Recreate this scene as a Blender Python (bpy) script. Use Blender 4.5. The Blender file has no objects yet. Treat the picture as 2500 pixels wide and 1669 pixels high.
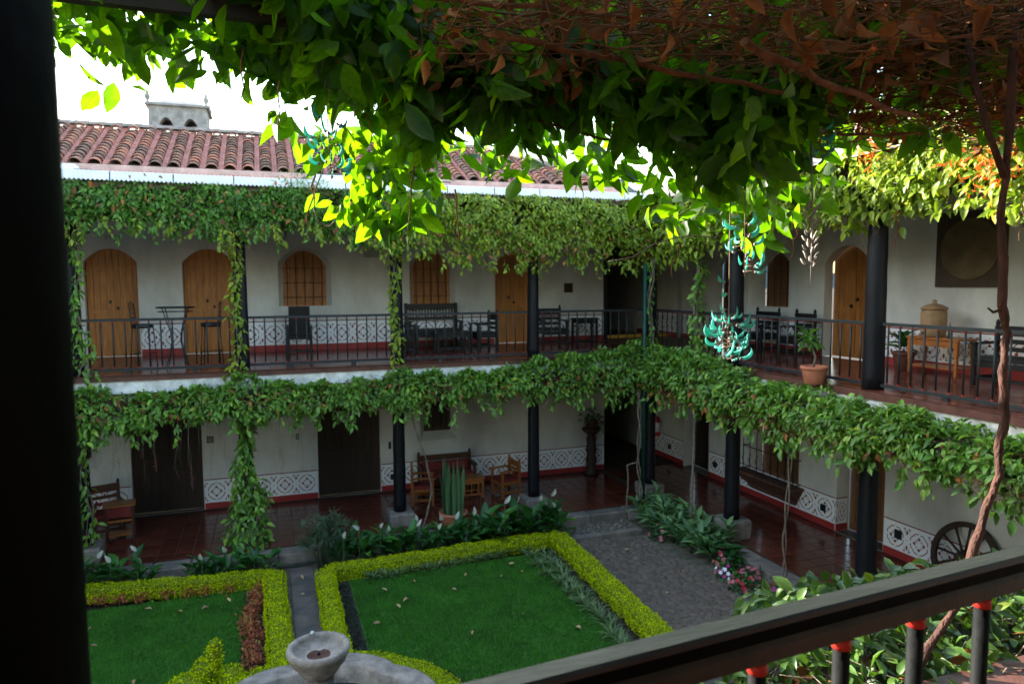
import bpy, math, random
import numpy as np
from mathutils import Vector, Matrix, Euler
random.seed(7); RNG = np.random.default_rng(11)
SC = bpy.context.scene
C = SC.collection
R = math.radians

# ------------------------------------------------------------------ camera, sky, sun, exposure
CAM = Vector((0.0, 0.0, 1.5736))
YAW, PITCH, ROLL, FPX = 0.3355, 0.0821, -0.0053, 1718.88
fw = Vector((math.sin(YAW)*math.cos(PITCH), math.cos(YAW)*math.cos(PITCH), -math.sin(PITCH)))
r0 = Vector((math.cos(YAW), -math.sin(YAW), 0)); u0 = r0.cross(fw)
rt = math.cos(ROLL)*r0 + math.sin(ROLL)*u0; up = -math.sin(ROLL)*r0 + math.cos(ROLL)*u0
cam = bpy.data.cameras.new('camera'); cam_o = bpy.data.objects.new('camera', cam); C.objects.link(cam_o)
cam.sensor_width = 36.0; cam.lens = 36.0*FPX/2500.0; cam.clip_start = 0.05; cam.clip_end = 5000
M3 = Matrix((rt, up, -fw)).transposed()
cam_o.matrix_world = Matrix.Translation(CAM) @ M3.to_4x4()
cam.dof.use_dof = True; cam.dof.focus_distance = 3.4; cam.dof.aperture_fstop = 4.0
SC.camera = cam_o

SUN_AZ = Vector((-0.70, 0.71, 0)).normalized(); SUN_EL = R(21.0)
S_DIR = Vector((SUN_AZ.x*math.cos(SUN_EL), SUN_AZ.y*math.cos(SUN_EL), math.sin(SUN_EL)))
w = bpy.data.worlds.new('World'); SC.world = w; w.use_nodes = True
nt = w.node_tree; bg = nt.nodes['Background']
sky = nt.nodes.new('ShaderNodeTexSky'); sky.sky_type = 'NISHITA'; sky.sun_disc = False
sky.sun_elevation = SUN_EL; sky.sun_rotation = math.atan2(SUN_AZ.x, SUN_AZ.y)
sky.air_density = 1.55; sky.dust_density = 1.2; sky.ozone_density = 1.0
nt.links.new(sky.outputs[0], bg.inputs[0]); bg.inputs[1].default_value = 0.15
sl = bpy.data.lights.new('sun', 'SUN'); sun_o = bpy.data.objects.new('sun', sl); C.objects.link(sun_o)
sl.energy = 5.0; sl.angle = R(0.6); sl.color = (1.0, 0.93, 0.80)
sun_o.rotation_euler = S_DIR.to_track_quat('Z', 'Y').to_euler(); sun_o.location = (-20, 8, 12)
vs = SC.view_settings; vs.view_transform = 'Standard'; vs.look = 'None'; vs.gamma = 1.0; vs.exposure = 2.45
vs.use_curve_mapping = False
SC.cycles.max_bounces = 8; SC.cycles.diffuse_bounces = 4; SC.cycles.transmission_bounces = 6
SC.cycles.use_denoising = True; SC.cycles.sample_clamp_indirect = 6.0

# ------------------------------------------------------------------ materials
MATS = {}
def mat(name, col, rough=0.6, var=0.15, scale=6.0, bump=0.0, bscale=None, spec=0.4, metal=0.0, col2=None, rnd=0.0,
        hues=None, transl=0.0, tcol=None, stretch=None, coat=0.0, veins=0.0):
    """procedural material: base colour broken up by noise, optional per-piece random tone, optional bump, translucency"""
    m = bpy.data.materials.new(name); m.use_nodes = True; t = m.node_tree; N = t.nodes; K = t.links
    b = N['Principled BSDF']; out = N['Material Output']
    b.inputs['Roughness'].default_value = rough; b.inputs['Specular IOR Level'].default_value = spec
    b.inputs['Metallic'].default_value = metal
    if coat: b.inputs['Coat Weight'].default_value = coat; b.inputs['Coat Roughness'].default_value = 0.15
    tc = N.new('ShaderNodeTexCoord'); src = tc.outputs['Object']
    if stretch:
        mp = N.new('ShaderNodeMapping'); mp.inputs['Scale'].default_value = stretch; K.new(src, mp.inputs[0]); src = mp.outputs[0]
    nz = N.new('ShaderNodeTexNoise'); nz.inputs['Scale'].default_value = scale; nz.inputs['Detail'].default_value = 6
    nz.inputs['Roughness'].default_value = 0.65
    K.new(src, nz.inputs['Vector'])
    c1 = Vector(col); c2 = Vector(col2) if col2 else c1*(1-var*1.6)
    mx = N.new('ShaderNodeMix'); mx.data_type = 'RGBA'
    rp = N.new('ShaderNodeMapRange'); rp.inputs[1].default_value = 0.35; rp.inputs[2].default_value = 0.68
    K.new(nz.outputs['Fac'], rp.inputs[0]); K.new(rp.outputs[0], mx.inputs['Factor'])
    mx.inputs['A'].default_value = (*c2, 1); mx.inputs['B'].default_value = (*(c1*(1+var*0.4)), 1)
    colout = mx.outputs['Result']
    if hues or rnd:
        oi = N.new('ShaderNodeObjectInfo'); ge = N.new('ShaderNodeNewGeometry')
        ad = N.new('ShaderNodeMath'); ad.operation = 'ADD'; K.new(oi.outputs['Random'], ad.inputs[0]); K.new(ge.outputs['Random Per Island'], ad.inputs[1])
        fr = N.new('ShaderNodeMath'); fr.operation = 'FRACT'; K.new(ad.outputs[0], fr.inputs[0])
        rand = fr.outputs[0]
        if hues:
            cr = N.new('ShaderNodeValToRGB'); el = cr.color_ramp.elements
            while len(el) < len(hues): el.new(0.5)
            for e, (p, c) in zip(el, hues): e.position = p; e.color = (*c, 1)
            K.new(rand, cr.inputs[0])
            mm = N.new('ShaderNodeMix'); mm.data_type = 'RGBA'; mm.blend_type = 'MULTIPLY'; mm.inputs['Factor'].default_value = 1.0
            K.new(colout, mm.inputs['A']); K.new(cr.outputs[0], mm.inputs['B']); colout = mm.outputs['Result']
        if rnd:
            hs = N.new('ShaderNodeHueSaturation'); mr = N.new('ShaderNodeMapRange')
            mr.inputs[3].default_value = 1-rnd; mr.inputs[4].default_value = 1+rnd
            K.new(rand, mr.inputs[0]); K.new(mr.outputs[0], hs.inputs['Value']); K.new(colout, hs.inputs['Color']); colout = hs.outputs[0]
    if veins:   # pale midrib and side veins drawn in leaf coordinates
        uv = N.new('ShaderNodeUVMap'); uv.uv_map = 'leaf'; sx = N.new('ShaderNodeSeparateXYZ'); K.new(uv.outputs[0], sx.inputs[0])
        def M_(op, a, b_=None):
            n_ = N.new('ShaderNodeMath'); n_.operation = op
            for i_, q_ in enumerate((a, b_)):
                if q_ is None: continue
                if isinstance(q_, (int, float)): n_.inputs[i_].default_value = q_
                else: K.new(q_, n_.inputs[i_])
            return n_.outputs[0]
        au = M_('ABSOLUTE', sx.outputs[0]); rib = M_('LESS_THAN', au, 0.016)
        ph = M_('SUBTRACT', M_('MULTIPLY', sx.outputs[1], 7.0), M_('MULTIPLY', au, 7.5)); sv = M_('LESS_THAN', M_('FRACT', ph), 0.10)
        vv = M_('MAXIMUM', rib, M_('MULTIPLY', sv, 0.6)); vm = N.new('ShaderNodeMix'); vm.data_type = 'RGBA'
        K.new(M_('MULTIPLY', vv, veins), vm.inputs['Factor']); K.new(colout, vm.inputs['A']); vm.inputs['B'].default_value = (0.02, 0.045, 0.008, 1); colout = vm.outputs['Result']
    K.new(colout, b.inputs['Base Color'])
    if bump:
        n2 = N.new('ShaderNodeTexNoise'); n2.inputs['Scale'].default_value = bscale or scale*4; n2.inputs['Detail'].default_value = 5
        K.new(src, n2.inputs['Vector'])
        bp = N.new('ShaderNodeBump'); bp.inputs['Strength'].default_value = bump; bp.inputs['Distance'].default_value = 0.02
        K.new(n2.outputs['Fac'], bp.inputs['Height']); K.new(bp.outputs[0], b.inputs['Normal'])
    if transl:
        tr = N.new('ShaderNodeBsdfTranslucent'); ms = N.new('ShaderNodeMixShader'); ms.inputs[0].default_value = transl
        tm = N.new('ShaderNodeMix'); tm.data_type = 'RGBA'; tm.blend_type = 'MULTIPLY'; tm.inputs['Factor'].default_value = 1.0
        K.new(colout, tm.inputs['A']); tm.inputs['B'].default_value = (*(tcol or (1.6, 1.8, 0.6)), 1)
        K.new(tm.outputs['Result'], tr.inputs['Color'])
        K.new(b.outputs[0], ms.inputs[1]); K.new(tr.outputs[0], ms.inputs[2]); K.new(ms.outputs[0], out.inputs[0])
    MATS[name] = m
    return m

def wood(name, col, dark, axis='z', rough=0.45, scale=3.0, coat=0.0):
    m = mat(name, col, rough, 0.2, scale, 0.15, scale*5, col2=dark, stretch={'z': (9, 9, 0.7), 'x': (0.7, 9, 9), 'y': (9, 0.7, 9)}[axis], coat=coat)
    return m

LEAFVAR = [(0.0, (0.55, 0.62, 0.5)), (0.35, (0.85, 0.9, 0.8)), (0.7, (1.15, 1.15, 0.9)), (0.93, (1.5, 1.45, 0.9)), (1.0, (2.2, 1.4, 0.8))]
mat('plaster', (0.62, 0.605, 0.59), 0.85, 0.16, 1.3, 0.2, 30, col2=(0.49, 0.465, 0.44), stretch=(1, 1, 0.5))
mat('plaster_edge', (0.86, 0.85, 0.83), 0.85, 0.14, 4, 0.3, 18, col2=(0.48, 0.46, 0.43))
mat('dado_white', (0.78, 0.78, 0.80), 0.75, 0.05, 3)
mat('red_paint', (0.33, 0.030, 0.028), 0.5, 0.12, 5)
mat('stencil_red', (0.23, 0.022, 0.024), 0.7, 0.2, 14)
mat('ledge_red', (0.135, 0.055, 0.042), 0.45, 0.25, 5, 0.15, 30)
mat('tile_floor', (0.13, 0.030, 0.017), 0.17, 0.3, 3.5, 0.05, 20, col2=(0.065, 0.016, 0.010), rnd=0.25, spec=0.5)
mat('grout', (0.05, 0.025, 0.02), 0.8, 0.2, 8)
mat('tile_upper', (0.17, 0.048, 0.03), 0.2, 0.3, 3.0, 0.05, 20, col2=(0.10, 0.03, 0.02), rnd=0.2, spec=0.5)
mat('column_black', (0.007, 0.008, 0.012), 0.45, 0.3, 5, 0.25, 14, stretch=(4, 4, 0.6), spec=0.25)
mat('pillar_black', (0.0015, 0.0015, 0.0018), 0.7, 0.3, 3, 0.3, 12, spec=0.06)
mat('rail_black', (0.012, 0.018, 0.021), 0.55, 0.25, 9, 0.08, 40, spec=0.45)
mat('near_baluster', (0.007, 0.008, 0.009), 0.7, 0.3, 20, 0.1, 60, spec=0.12)
mat('near_rail', (0.026, 0.029, 0.027), 0.42, 0.3, 9, 0.12, 50, col2=(0.014, 0.016, 0.015), spec=0.45, stretch=(0.5, 3, 3))
mat('near_rail_under', (0.046, 0.027, 0.018), 0.6, 0.35, 7, 0.1, 40)
mat('collar_red', (0.46, 0.022, 0.012), 0.6, 0.12, 12)
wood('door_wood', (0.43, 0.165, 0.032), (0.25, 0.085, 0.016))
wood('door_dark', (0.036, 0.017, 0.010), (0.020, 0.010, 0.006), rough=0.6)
wood('door_mid', (0.17, 0.075, 0.028), (0.11, 0.045, 0.018))
wood('shutter_wood', (0.36, 0.135, 0.028), (0.20, 0.068, 0.014))
wood('furn_orange', (0.33, 0.115, 0.028), (0.22, 0.07, 0.018), rough=0.35)
wood('furn_orange_x', (0.33, 0.115, 0.028), (0.22, 0.07, 0.018), 'x', rough=0.35)
wood('furn_dark', (0.085, 0.028, 0.014), (0.045, 0.016, 0.010), 'x', rough=0.4)
mat('furn_black', (0.007, 0.007, 0.008), 0.5, 0.3, 8)
mat('cushion_red', (0.20, 0.022, 0.020), 0.8, 0.2, 20, 0.1)
mat('leather_black', (0.012, 0.012, 0.014), 0.28, 0.2, 6, 0.2, 14)
mat('iron', (0.012, 0.014, 0.017), 0.45, 0.2, 20, spec=0.4)
mat('stone', (0.24, 0.20, 0.175), 0.9, 0.3, 5, 0.6, 22, col2=(0.13, 0.11, 0.095))
mat('stone_pale', (0.42, 0.335, 0.280), 0.85, 0.28, 5, 0.6, 25, col2=(0.20, 0.165, 0.14))
mat('stone_wet', (0.20, 0.19, 0.20), 0.6, 0.3, 5, 0.3, 20, col2=(0.10, 0.10, 0.11))
mat('kerb', (0.23, 0.18, 0.148), 0.9, 0.35, 3, 0.5, 16, col2=(0.11, 0.10, 0.09), rnd=0.2)
mat('cobble', (0.185, 0.132, 0.105), 0.75, 0.3, 9, 0.4, 30, rnd=0.2)
mat('mortar', (0.170, 0.126, 0.092), 0.95, 0.35, 6, 0.5, 25, col2=(0.06, 0.065, 0.04))
mat('flag', (0.17, 0.125, 0.102), 0.85, 0.3, 2.5, 0.35, 20, col2=(0.085, 0.075, 0.07), rnd=0.15)
mat('soil', (0.055, 0.038, 0.028), 0.95, 0.4, 9, 0.8, 30)
mat('lawn_base', (0.045, 0.15, 0.016), 0.95, 0.3, 7, 0.5, 60)
mat('grass', (0.078, 0.275, 0.020), 0.7, 0.25, 2.0, transl=0.25, tcol=(1.2, 1.6, 0.5), hues=[(0, (0.7, 0.75, 0.7)), (0.6, (1, 1, 1)), (1.0, (1.35, 1.2, 0.9))])
mat('hedge', (0.64, 0.71, 0.003), 0.9, 0.15, 8, spec=0.15, transl=0.35, tcol=(1.3, 1.4, 0.5), hues=[(0, (0.45, 0.55, 0.6)), (0.4, (0.92, 0.95, 1)), (1.0, (1.4, 1.3, 1.0))])
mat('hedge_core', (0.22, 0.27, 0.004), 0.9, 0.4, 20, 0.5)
mat('vine_leaf', (0.105, 0.240, 0.042), 0.42, 0.25, 5, transl=0.30, tcol=(1.5, 1.7, 0.5), hues=LEAFVAR)
mat('vine_yellow', (0.26, 0.355, 0.045), 0.42, 0.25, 5, transl=0.38, tcol=(1.5, 1.6, 0.4), hues=LEAFVAR)  # yellow-green leaf, lightened to paint sunlight into the back eave vine
mat('ledge_leaf', (0.155, 0.300, 0.055), 0.34, 0.25, 5, transl=0.25, tcol=(1.5, 1.7, 0.5), hues=LEAFVAR)
mat('canopy_leaf', (0.042, 0.090, 0.012), 0.42, 0.25, 9, veins=0.55, transl=0.60, tcol=(5.2, 5.6, 0.35), hues=[(0.0, (0.6, 0.65, 0.6)), (0.5, (0.95, 0.95, 0.9)), (0.9, (1.2, 1.2, 0.9)), (0.96, (1.7, 1.4, 0.7)), (1.0, (2.0, 1.5, 0.6))])
mat('bed_leaf', (0.085, 0.165, 0.040), 0.36, 0.25, 5, veins=0.4, transl=0.25, tcol=(1.5, 1.7, 0.5), hues=LEAFVAR)
mat('dry_leaf', (0.30, 0.115, 0.036), 0.75, 0.3, 9, transl=0.3, tcol=(1.6, 1.1, 0.6), hues=[(0, (0.5, 0.5, 0.5)), (0.6, (1, 1, 1)), (1, (1.6, 1.5, 1.3))])
mat('fallen_leaf', (0.55, 0.33, 0.17), 0.8, 0.25, 12, rnd=0.25)
mat('twig', (0.23, 0.092, 0.034), 0.85, 0.35, 14, 0.3, 60, rnd=0.35)
mat('bark', (0.085, 0.033, 0.022), 0.85, 0.4, 20, 0.9, 70, col2=(0.034, 0.013, 0.010), stretch=(1, 1, 0.35))
mat('vine_stem', (0.24, 0.19, 0.145), 0.85, 0.35, 14, 0.5, 50)
mat('jade', (0.13, 0.60, 0.54), 0.62, 0.2, 25, transl=0.45, tcol=(1.2, 1.3, 1.2), rnd=0.25)
mat('jade_calyx', (0.33, 0.24, 0.27), 0.6, 0.2, 20)
mat('jade_stem', (0.20, 0.14, 0.08), 0.7, 0.3, 20)
mat('bud', (0.30, 0.27, 0.24), 0.6, 0.3, 20, rnd=0.3)
mat('orange_flower', (0.75, 0.16, 0.015), 0.5, 0.2, 20, transl=0.3, tcol=(1.3, 1.0, 0.6), rnd=0.25)
mat('lily_leaf', (0.045, 0.155, 0.038), 0.30, 0.25, 4, transl=0.2, tcol=(1.3, 1.7, 0.5), hues=[(0, (0.6, 0.65, 0.65)), (0.6, (1, 1, 1)), (0.95, (1.5, 1.4, 1)), (1, (3, 2.2, 1))])
mat('lily_white', (0.80, 0.79, 0.74), 0.5, 0.06, 10, transl=0.3, tcol=(1, 1, 0.95))
mat('varieg_leaf', (0.085, 0.20, 0.085), 0.35, 0.3, 12, transl=0.2, tcol=(1.3, 1.6, 0.6), col2=(0.17, 0.26, 0.15), hues=LEAFVAR[:4]+[(1.0, (1.5, 1.5, 1.2))])
mat('spider_leaf', (0.095, 0.160, 0.068), 0.5, 0.3, 14, transl=0.2, tcol=(1.3, 1.5, 0.6), col2=(0.17, 0.22, 0.115), hues=LEAFVAR[:4]+[(1.0, (1.5, 1.5, 1.2))])
mat('papyrus', (0.105, 0.18, 0.095), 0.6, 0.3, 6, transl=0.2, tcol=(1.2, 1.4, 0.6))
mat('snake_leaf', (0.028, 0.080, 0.034), 0.4, 0.3, 12, 0, col2=(0.075, 0.13, 0.055), stretch=(2, 2, 9))
mat('red_foliage', (0.50, 0.15, 0.06), 0.6, 0.3, 20, transl=0.2, tcol=(1.2, 1, 0.6), hues=[(0, (0.5, 0.25, 0.5)), (0.4, (0.9, 0.7, 0.9)), (0.8, (1.3, 1.4, 1)), (1, (0.6, 2.2, 0.8))])
mat('dark_cover', (0.035, 0.055, 0.030), 0.7, 0.4, 20, hues=[(0, (0.6, 0.6, 0.6)), (0.8, (1.1, 1.1, 1.1)), (1, (3, 2.6, 2.6))])
mat('petal_pink', (0.62, 0.16, 0.20), 0.5, 0.15, 30, transl=0.2, tcol=(1, 0.9, 0.9), rnd=0.2)
mat('petal_red', (0.42, 0.020, 0.025), 0.5, 0.15, 30, transl=0.2, tcol=(1, 0.9, 0.9), rnd=0.2)
mat('petal_magenta', (0.50, 0.03, 0.28), 0.5, 0.15, 30, transl=0.2, tcol=(1, 0.9, 0.9))
mat('petal_white', (0.75, 0.70, 0.75), 0.5, 0.1, 30)
mat('terracotta', (0.46, 0.155, 0.085), 0.75, 0.15, 6, 0.1, 40)
mat('clay', (0.36, 0.22, 0.115), 0.7, 0.15, 6, 0.1, 40)
mat('pot_dark', (0.11, 0.035, 0.022), 0.6, 0.2, 6)
mat('roof_tile', (0.35, 0.170, 0.125), 0.9, 0.5, 9, 0.6, 45, col2=(0.15, 0.105, 0.085), hues=[(0, (0.7, 0.75, 0.75)), (0.45, (0.95, 0.95, 0.95)), (0.75, (1.25, 1.1, 1.0)), (1, (1.7, 1.25, 1.1))])
mat('roof_channel', (0.52, 0.20, 0.16), 0.8, 0.25, 5, 0.2, 30)
mat('roof_mortar', (0.33, 0.28, 0.26), 0.95, 0.3, 7, 0.5, 30)
mat('fascia_red', (0.55, 0.085, 0.07), 0.7, 0.15, 5)
mat('fascia_pink', (0.62, 0.42, 0.38), 0.8, 0.2, 4, 0.2, 20)
mat('sheet_white', (0.90, 0.91, 0.93), 0.45, 0.08, 2, transl=0.2, tcol=(1, 1, 1))
mat('cable', (0.10, 0.10, 0.11), 0.6, 0.2, 20)
mat('tower_stone', (0.36, 0.34, 0.335), 0.95, 0.35, 4, 0.4, 15, col2=(0.21, 0.20, 0.20))
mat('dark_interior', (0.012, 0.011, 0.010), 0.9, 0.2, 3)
mat('ceiling_wood', (0.10, 0.065, 0.045), 0.8, 0.3, 4)
mat('hill', (0.055, 0.085, 0.095), 0.95, 0.4, 0.02)
mat('green_pole', (0.005, 0.060, 0.046), 0.5, 0.25, 8)
mat('ext_red', (0.40, 0.015, 0.02), 0.35, 0.1, 8)
mat('ext_label', (0.62, 0.62, 0.68), 0.6, 0.1, 8)
mat('yellow_strip', (0.52, 0.30, 0.02), 0.6, 0.2, 6)
mat('glass_lamp', (0.20, 0.20, 0.19), 0.15, 0.2, 6, spec=0.6)
mat('panel_dark', (0.070, 0.040, 0.026), 0.6, 0.25, 5)
mat('disc_tan', (0.155, 0.105, 0.055), 0.7, 0.25, 4)
mat('water', (0.030, 0.032, 0.038), 0.06, 0.2, 3, 0.05, 10, spec=0.6)
mat('rust_stain', (0.13, 0.055, 0.035), 0.9, 0.4, 14)
mat('numeral', (0.03, 0.028, 0.025), 0.6, 0.2, 20)
mat('grey_paint', (0.34, 0.34, 0.33), 0.8, 0.1, 4)
mat('dry_grass', (0.28, 0.21, 0.13), 0.9, 0.3, 14, rnd=0.3)

# ------------------------------------------------------------------ mesh helpers
class MB:
    """collects shapes, links them as ONE mesh object"""
    def __init__(s): s.v = []; s.f = []; s.m = []; s.sm = []
    def add(s, v, f, mi=0, smooth=False):
        o = len(s.v); s.v += [tuple(p) for p in v]; s.f += [tuple(i+o for i in q) for q in f]
        s.m += [mi]*len(f); s.sm += [smooth]*len(f); return s
    def box(s, x0, x1, y0, y1, z0, z1, mi=0, M=None):
        v = [(x0,y0,z0),(x1,y0,z0),(x1,y1,z0),(x0,y1,z0),(x0,y0,z1),(x1,y0,z1),(x1,y1,z1),(x0,y1,z1)]
        if M: v = [tuple(M @ Vector(p)) for p in v]
        return s.add(v, [(0,3,2,1),(4,5,6,7),(0,1,5,4),(1,2,6,5),(2,3,7,6),(3,0,4,7)], mi)
    def bbox(s, x0, x1, y0, y1, z0, z1, b=0.01, mi=0, M=None):
        """box with chamfered vertical and top edges"""
        def ring(i, z): return [(x0+i,y0,z),(x1-i,y0,z),(x1,y0+i,z),(x1,y1-i,z),(x1-i,y1,z),(x0+i,y1,z),(x0,y1-i,z),(x0,y0+i,z)]
        def inset(i, z): return [(x0+b+i,y0+i,z),(x1-b-i,y0+i,z),(x1-i,y0+b+i,z),(x1-i,y1-b-i,z),(x1-b-i,y1-i,z),(x0+b+i,y1-i,z),(x0+i,y1-b-i,z),(x0+i,y0+b+i,z)]
        v = inset(0, z0)+inset(0, z1-b)+inset(b, z1)
        if M: v = [tuple(M @ Vector(p)) for p in v]
        f = [tuple(range(7,-1,-1)), tuple(range(16,24))]
        for k in range(2):
            for i in range(8): f.append((k*8+i, k*8+(i+1)%8, k*8+8+(i+1)%8, k*8+8+i))
        return s.add(v, f, mi)
    def beam(s, a, b, w, h, mi=0, upv=(0,0,1)):
        a = Vector(a); b = Vector(b); d = (b-a); L = d.length; d.normalize(); u = Vector(upv)
        if abs(d.dot(u)) > 0.98: u = Vector((1,0,0))
        sd = d.cross(u).normalized(); u = sd.cross(d)
        v = []
        for p in (a, b):
            for i, j in ((-1,-1),(1,-1),(1,1),(-1,1)): v.append(tuple(p+sd*(i*w/2)+u*(j*h/2)))
        return s.add(v, [(0,3,2,1),(4,5,6,7),(0,1,5,4),(1,2,6,5),(2,3,7,6),(3,0,4,7)], mi)
    def tube(s, pts, rad, n=6, mi=0, smooth=True, cap=True):
        pts = [Vector(p) for p in pts]; k = len(pts)
        if not hasattr(rad, '__len__'): rad = [rad]*k
        v = []; prev = None
        for i in range(k):
            d = (pts[min(i+1,k-1)]-pts[max(i-1,0)]).normalized()
            if prev is None:
                a = Vector((0,0,1)) if abs(d.z) < 0.9 else Vector((1,0,0))
                x = d.cross(a).normalized()
            else: x = (prev - d*prev.dot(d)).normalized()
            prev = x; y = d.cross(x)
            for j in range(n):
                t = 2*math.pi*j/n; v.append(tuple(pts[i]+(x*math.cos(t)+y*math.sin(t))*rad[i]))
        f = []
        for i in range(k-1):
            for j in range(n): f.append((i*n+j, i*n+(j+1)%n, (i+1)*n+(j+1)%n, (i+1)*n+j))
        s.add(v, f, mi, smooth)
        if cap:
            o = len(s.v)-k*n
            s.f.append(tuple(o+j for j in range(n-1,-1,-1))); s.f.append(tuple(o+(k-1)*n+j for j in range(n)))
            s.m += [mi, mi]; s.sm += [False, False]
        return s
    def lathe(s, prof, c=(0,0,0), n=20, mi=0, smooth=True, axis='z', wob=None):
        """prof: list of (radius, height)"""
        v = []; k = len(prof)
        for r, h in prof:
            for j in range(n):
                t = 2*math.pi*j/n; rr = r*(wob(t) if wob else 1)
                p = (rr*math.cos(t), rr*math.sin(t), h)
                if axis == 'x': p = (p[2], p[0], p[1])
                elif axis == 'y': p = (p[0], p[2], p[1])
                v.append((p[0]+c[0], p[1]+c[1], p[2]+c[2]))
        f = []
        for i in range(k-1):
            for j in range(n): f.append((i*n+j, i*n+(j+1)%n, (i+1)*n+(j+1)%n, (i+1)*n+j))
        f.append(tuple(range(n-1,-1,-1))); f.append(tuple((k-1)*n+j for j in range(n)))
        s.add(v, f[:-2], mi, smooth); o = len(s.v)-k*n
        for q in f[-2:]: s.f.append(tuple(i+o for i in q)); s.m.append(mi); s.sm.append(False)
        return s
    def prism(s, poly, a, b, axis='y', mi=0):
        """extrude a 2-D polygon along an axis from a to b; poly in the other two axes"""
        n = len(poly)
        def P(p, t): return {'y': (p[0], t, p[1]), 'x': (t, p[0], p[1]), 'z': (p[0], p[1], t)}[axis]
        v = [P(p, a) for p in poly]+[P(p, b) for p in poly]
        f = [tuple(range(n-1,-1,-1)), tuple(range(n, 2*n))]+[(i, (i+1)%n, n+(i+1)%n, n+i) for i in range(n)]
        return s.add(v, f, mi)
    def build(s, name, mats, parent=None, world=True, loc=None):
        me = bpy.data.meshes.new(name); me.from_pydata(s.v, [], s.f)
        for m in (mats if isinstance(mats, (list, tuple)) else [mats]): me.materials.append(MATS[m])
        me.polygons.foreach_set('material_index', s.m); me.polygons.foreach_set('use_smooth', s.sm)
        me.update()
        o = bpy.data.objects.new(name, me); C.objects.link(o)
        if parent:
            o.parent = parent
            if world: o.location = -root_loc(parent)
        if loc: o.location = loc
        return o
def root_loc(p):
    l = Vector((0,0,0))
    while p: l += p.location; p = p.parent
    return l
def tag(o, label, cat, group=None, kind=None):
    if label: o['label'] = label
    if cat: o['category'] = cat
    if group: o['group'] = group
    if kind: o['kind'] = kind
    return o
def struct(o): o['kind'] = 'structure'; return o
def thing(name, label, cat, loc=(0,0,0), rz=0.0, group=None):
    o = bpy.data.objects.new(name, None); C.objects.link(o); o.empty_display_size = 0.1
    o.location = loc; o.rotation_euler = (0,0,rz); return tag(o, label, cat, group)
def link_mesh(name, me, parent, M=None, loc=None):
    o = bpy.data.objects.new(name, me); C.objects.link(o); o.parent = parent
    if M is not None: o.matrix_local = M
    elif loc is not None: o.location = loc
    return o
def dup(root, loc, rz, label, group=None):
    r = root.copy(); C.objects.link(r); r.location = loc; r.rotation_euler = (0,0,rz); r['label'] = label
    if group: r['group'] = group
    for ch in list(root.children):
        c = ch.copy(); C.objects.link(c); c.parent = r
        for g in list(ch.children):
            d = g.copy(); C.objects.link(d); d.parent = c
    return r

# leaf scattering -------------------------------------------------------------
def leaf_template(w=0.42, fold=0.10, droop=0.18, tip=0.0):
    """pointed leaf, stem at the origin, length 1 along +y, upper side +z"""
    v = [(0,0,0), (-w*.36,.20,fold*.7), (0,.22,0), (w*.36,.20,fold*.7), (-w*.5,.45,fold), (0,.48,-droop*.15), (w*.5,.45,fold),
         (-w*.33,.74,fold*.6-droop*.4), (0,.76,-droop*.5), (w*.33,.74,fold*.6-droop*.4), (0,1,-droop)]
    f = [(0,2,1),(0,3,2),(1,2,5,4),(2,3,6,5),(4,5,8,7),(5,6,9,8),(7,8,10),(8,9,10)]
    return np.array(v, float), f
def leaf_template_lo(w=0.45, fold=0.10, droop=0.15):
    v = [(0,0,0), (-w*.5,.42,fold), (0,.45,0), (w*.5,.42,fold), (0,1,-droop)]
    return np.array(v, float), [(0,2,1),(0,3,2),(1,2,4),(2,3,4)]
def strap_template(w=0.1, arch=0.35, n=4, z=0.0):
    v = []; f = []
    for i in range(n+1):
        t = i/n; ww = w*math.sin(math.pi*min(0.97, 0.12+t*0.88))*0.5
        y = t; zz = arch*t*(1.0-t*1.25)
        v += [(-ww, y, zz+0.15*ww), (ww, y, zz+0.15*ww)]
    for i in range(n): f.append((2*i, 2*i+1, 2*i+3, 2*i+2))
    return np.array(v, float), f
def norm(a): return a/np.maximum(np.linalg.norm(a, axis=-1, keepdims=True), 1e-9)
def leaf_frames(pos, tipdir, nrm):
    y = norm(tipdir); z = norm(nrm - (nrm*y).sum(-1, keepdims=True)*y); x = np.cross(y, z)
    return np.stack([x, y, z], -1)     # columns
def leaf_mesh(name, tpl, pos, fr, size, mats, mi=None):
    tv, tf = tpl; n = len(pos); k = len(tv)
    v = np.einsum('nij,kj->nki', fr*size[:, None, None], tv) + pos[:, None, :]
    me = bpy.data.meshes.new(name)
    f = np.concatenate([np.array([i for q in tf for i in q])[None, :] + (np.arange(n)*k)[:, None]], 0).ravel()
    ls = np.array([len(q) for q in tf]); st = np.concatenate([[0], np.cumsum(ls)[:-1]]); tot = int(ls.sum())
    me.vertices.add(n*k); me.vertices.foreach_set('co', v.ravel().astype(np.float32))
    me.loops.add(n*tot); me.loops.foreach_set('vertex_index', f.astype(np.int32))
    me.polygons.add(n*len(tf)); me.polygons.foreach_set('loop_start', (st[None, :]+(np.arange(n)*tot)[:, None]).ravel().astype(np.int32))
    me.polygons.foreach_set('loop_total', np.tile(ls, n).astype(np.int32))
    me.polygons.foreach_set('use_smooth', np.ones(n*len(tf), bool))
    for m in (mats if isinstance(mats, (list, tuple)) else [mats]): me.materials.append(MATS[m])
    if mi is not None: me.polygons.foreach_set('material_index', np.repeat(mi, len(tf)).astype(np.int32))
    lay = me.uv_layers.new(name='leaf'); uvt = tv[np.array([i for q in tf for i in q]), :2]; lay.data.foreach_set('uv', np.tile(uvt, (n,1)).ravel().astype(np.float32))
    me.update(calc_edges=True); me.validate()
    return me
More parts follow.
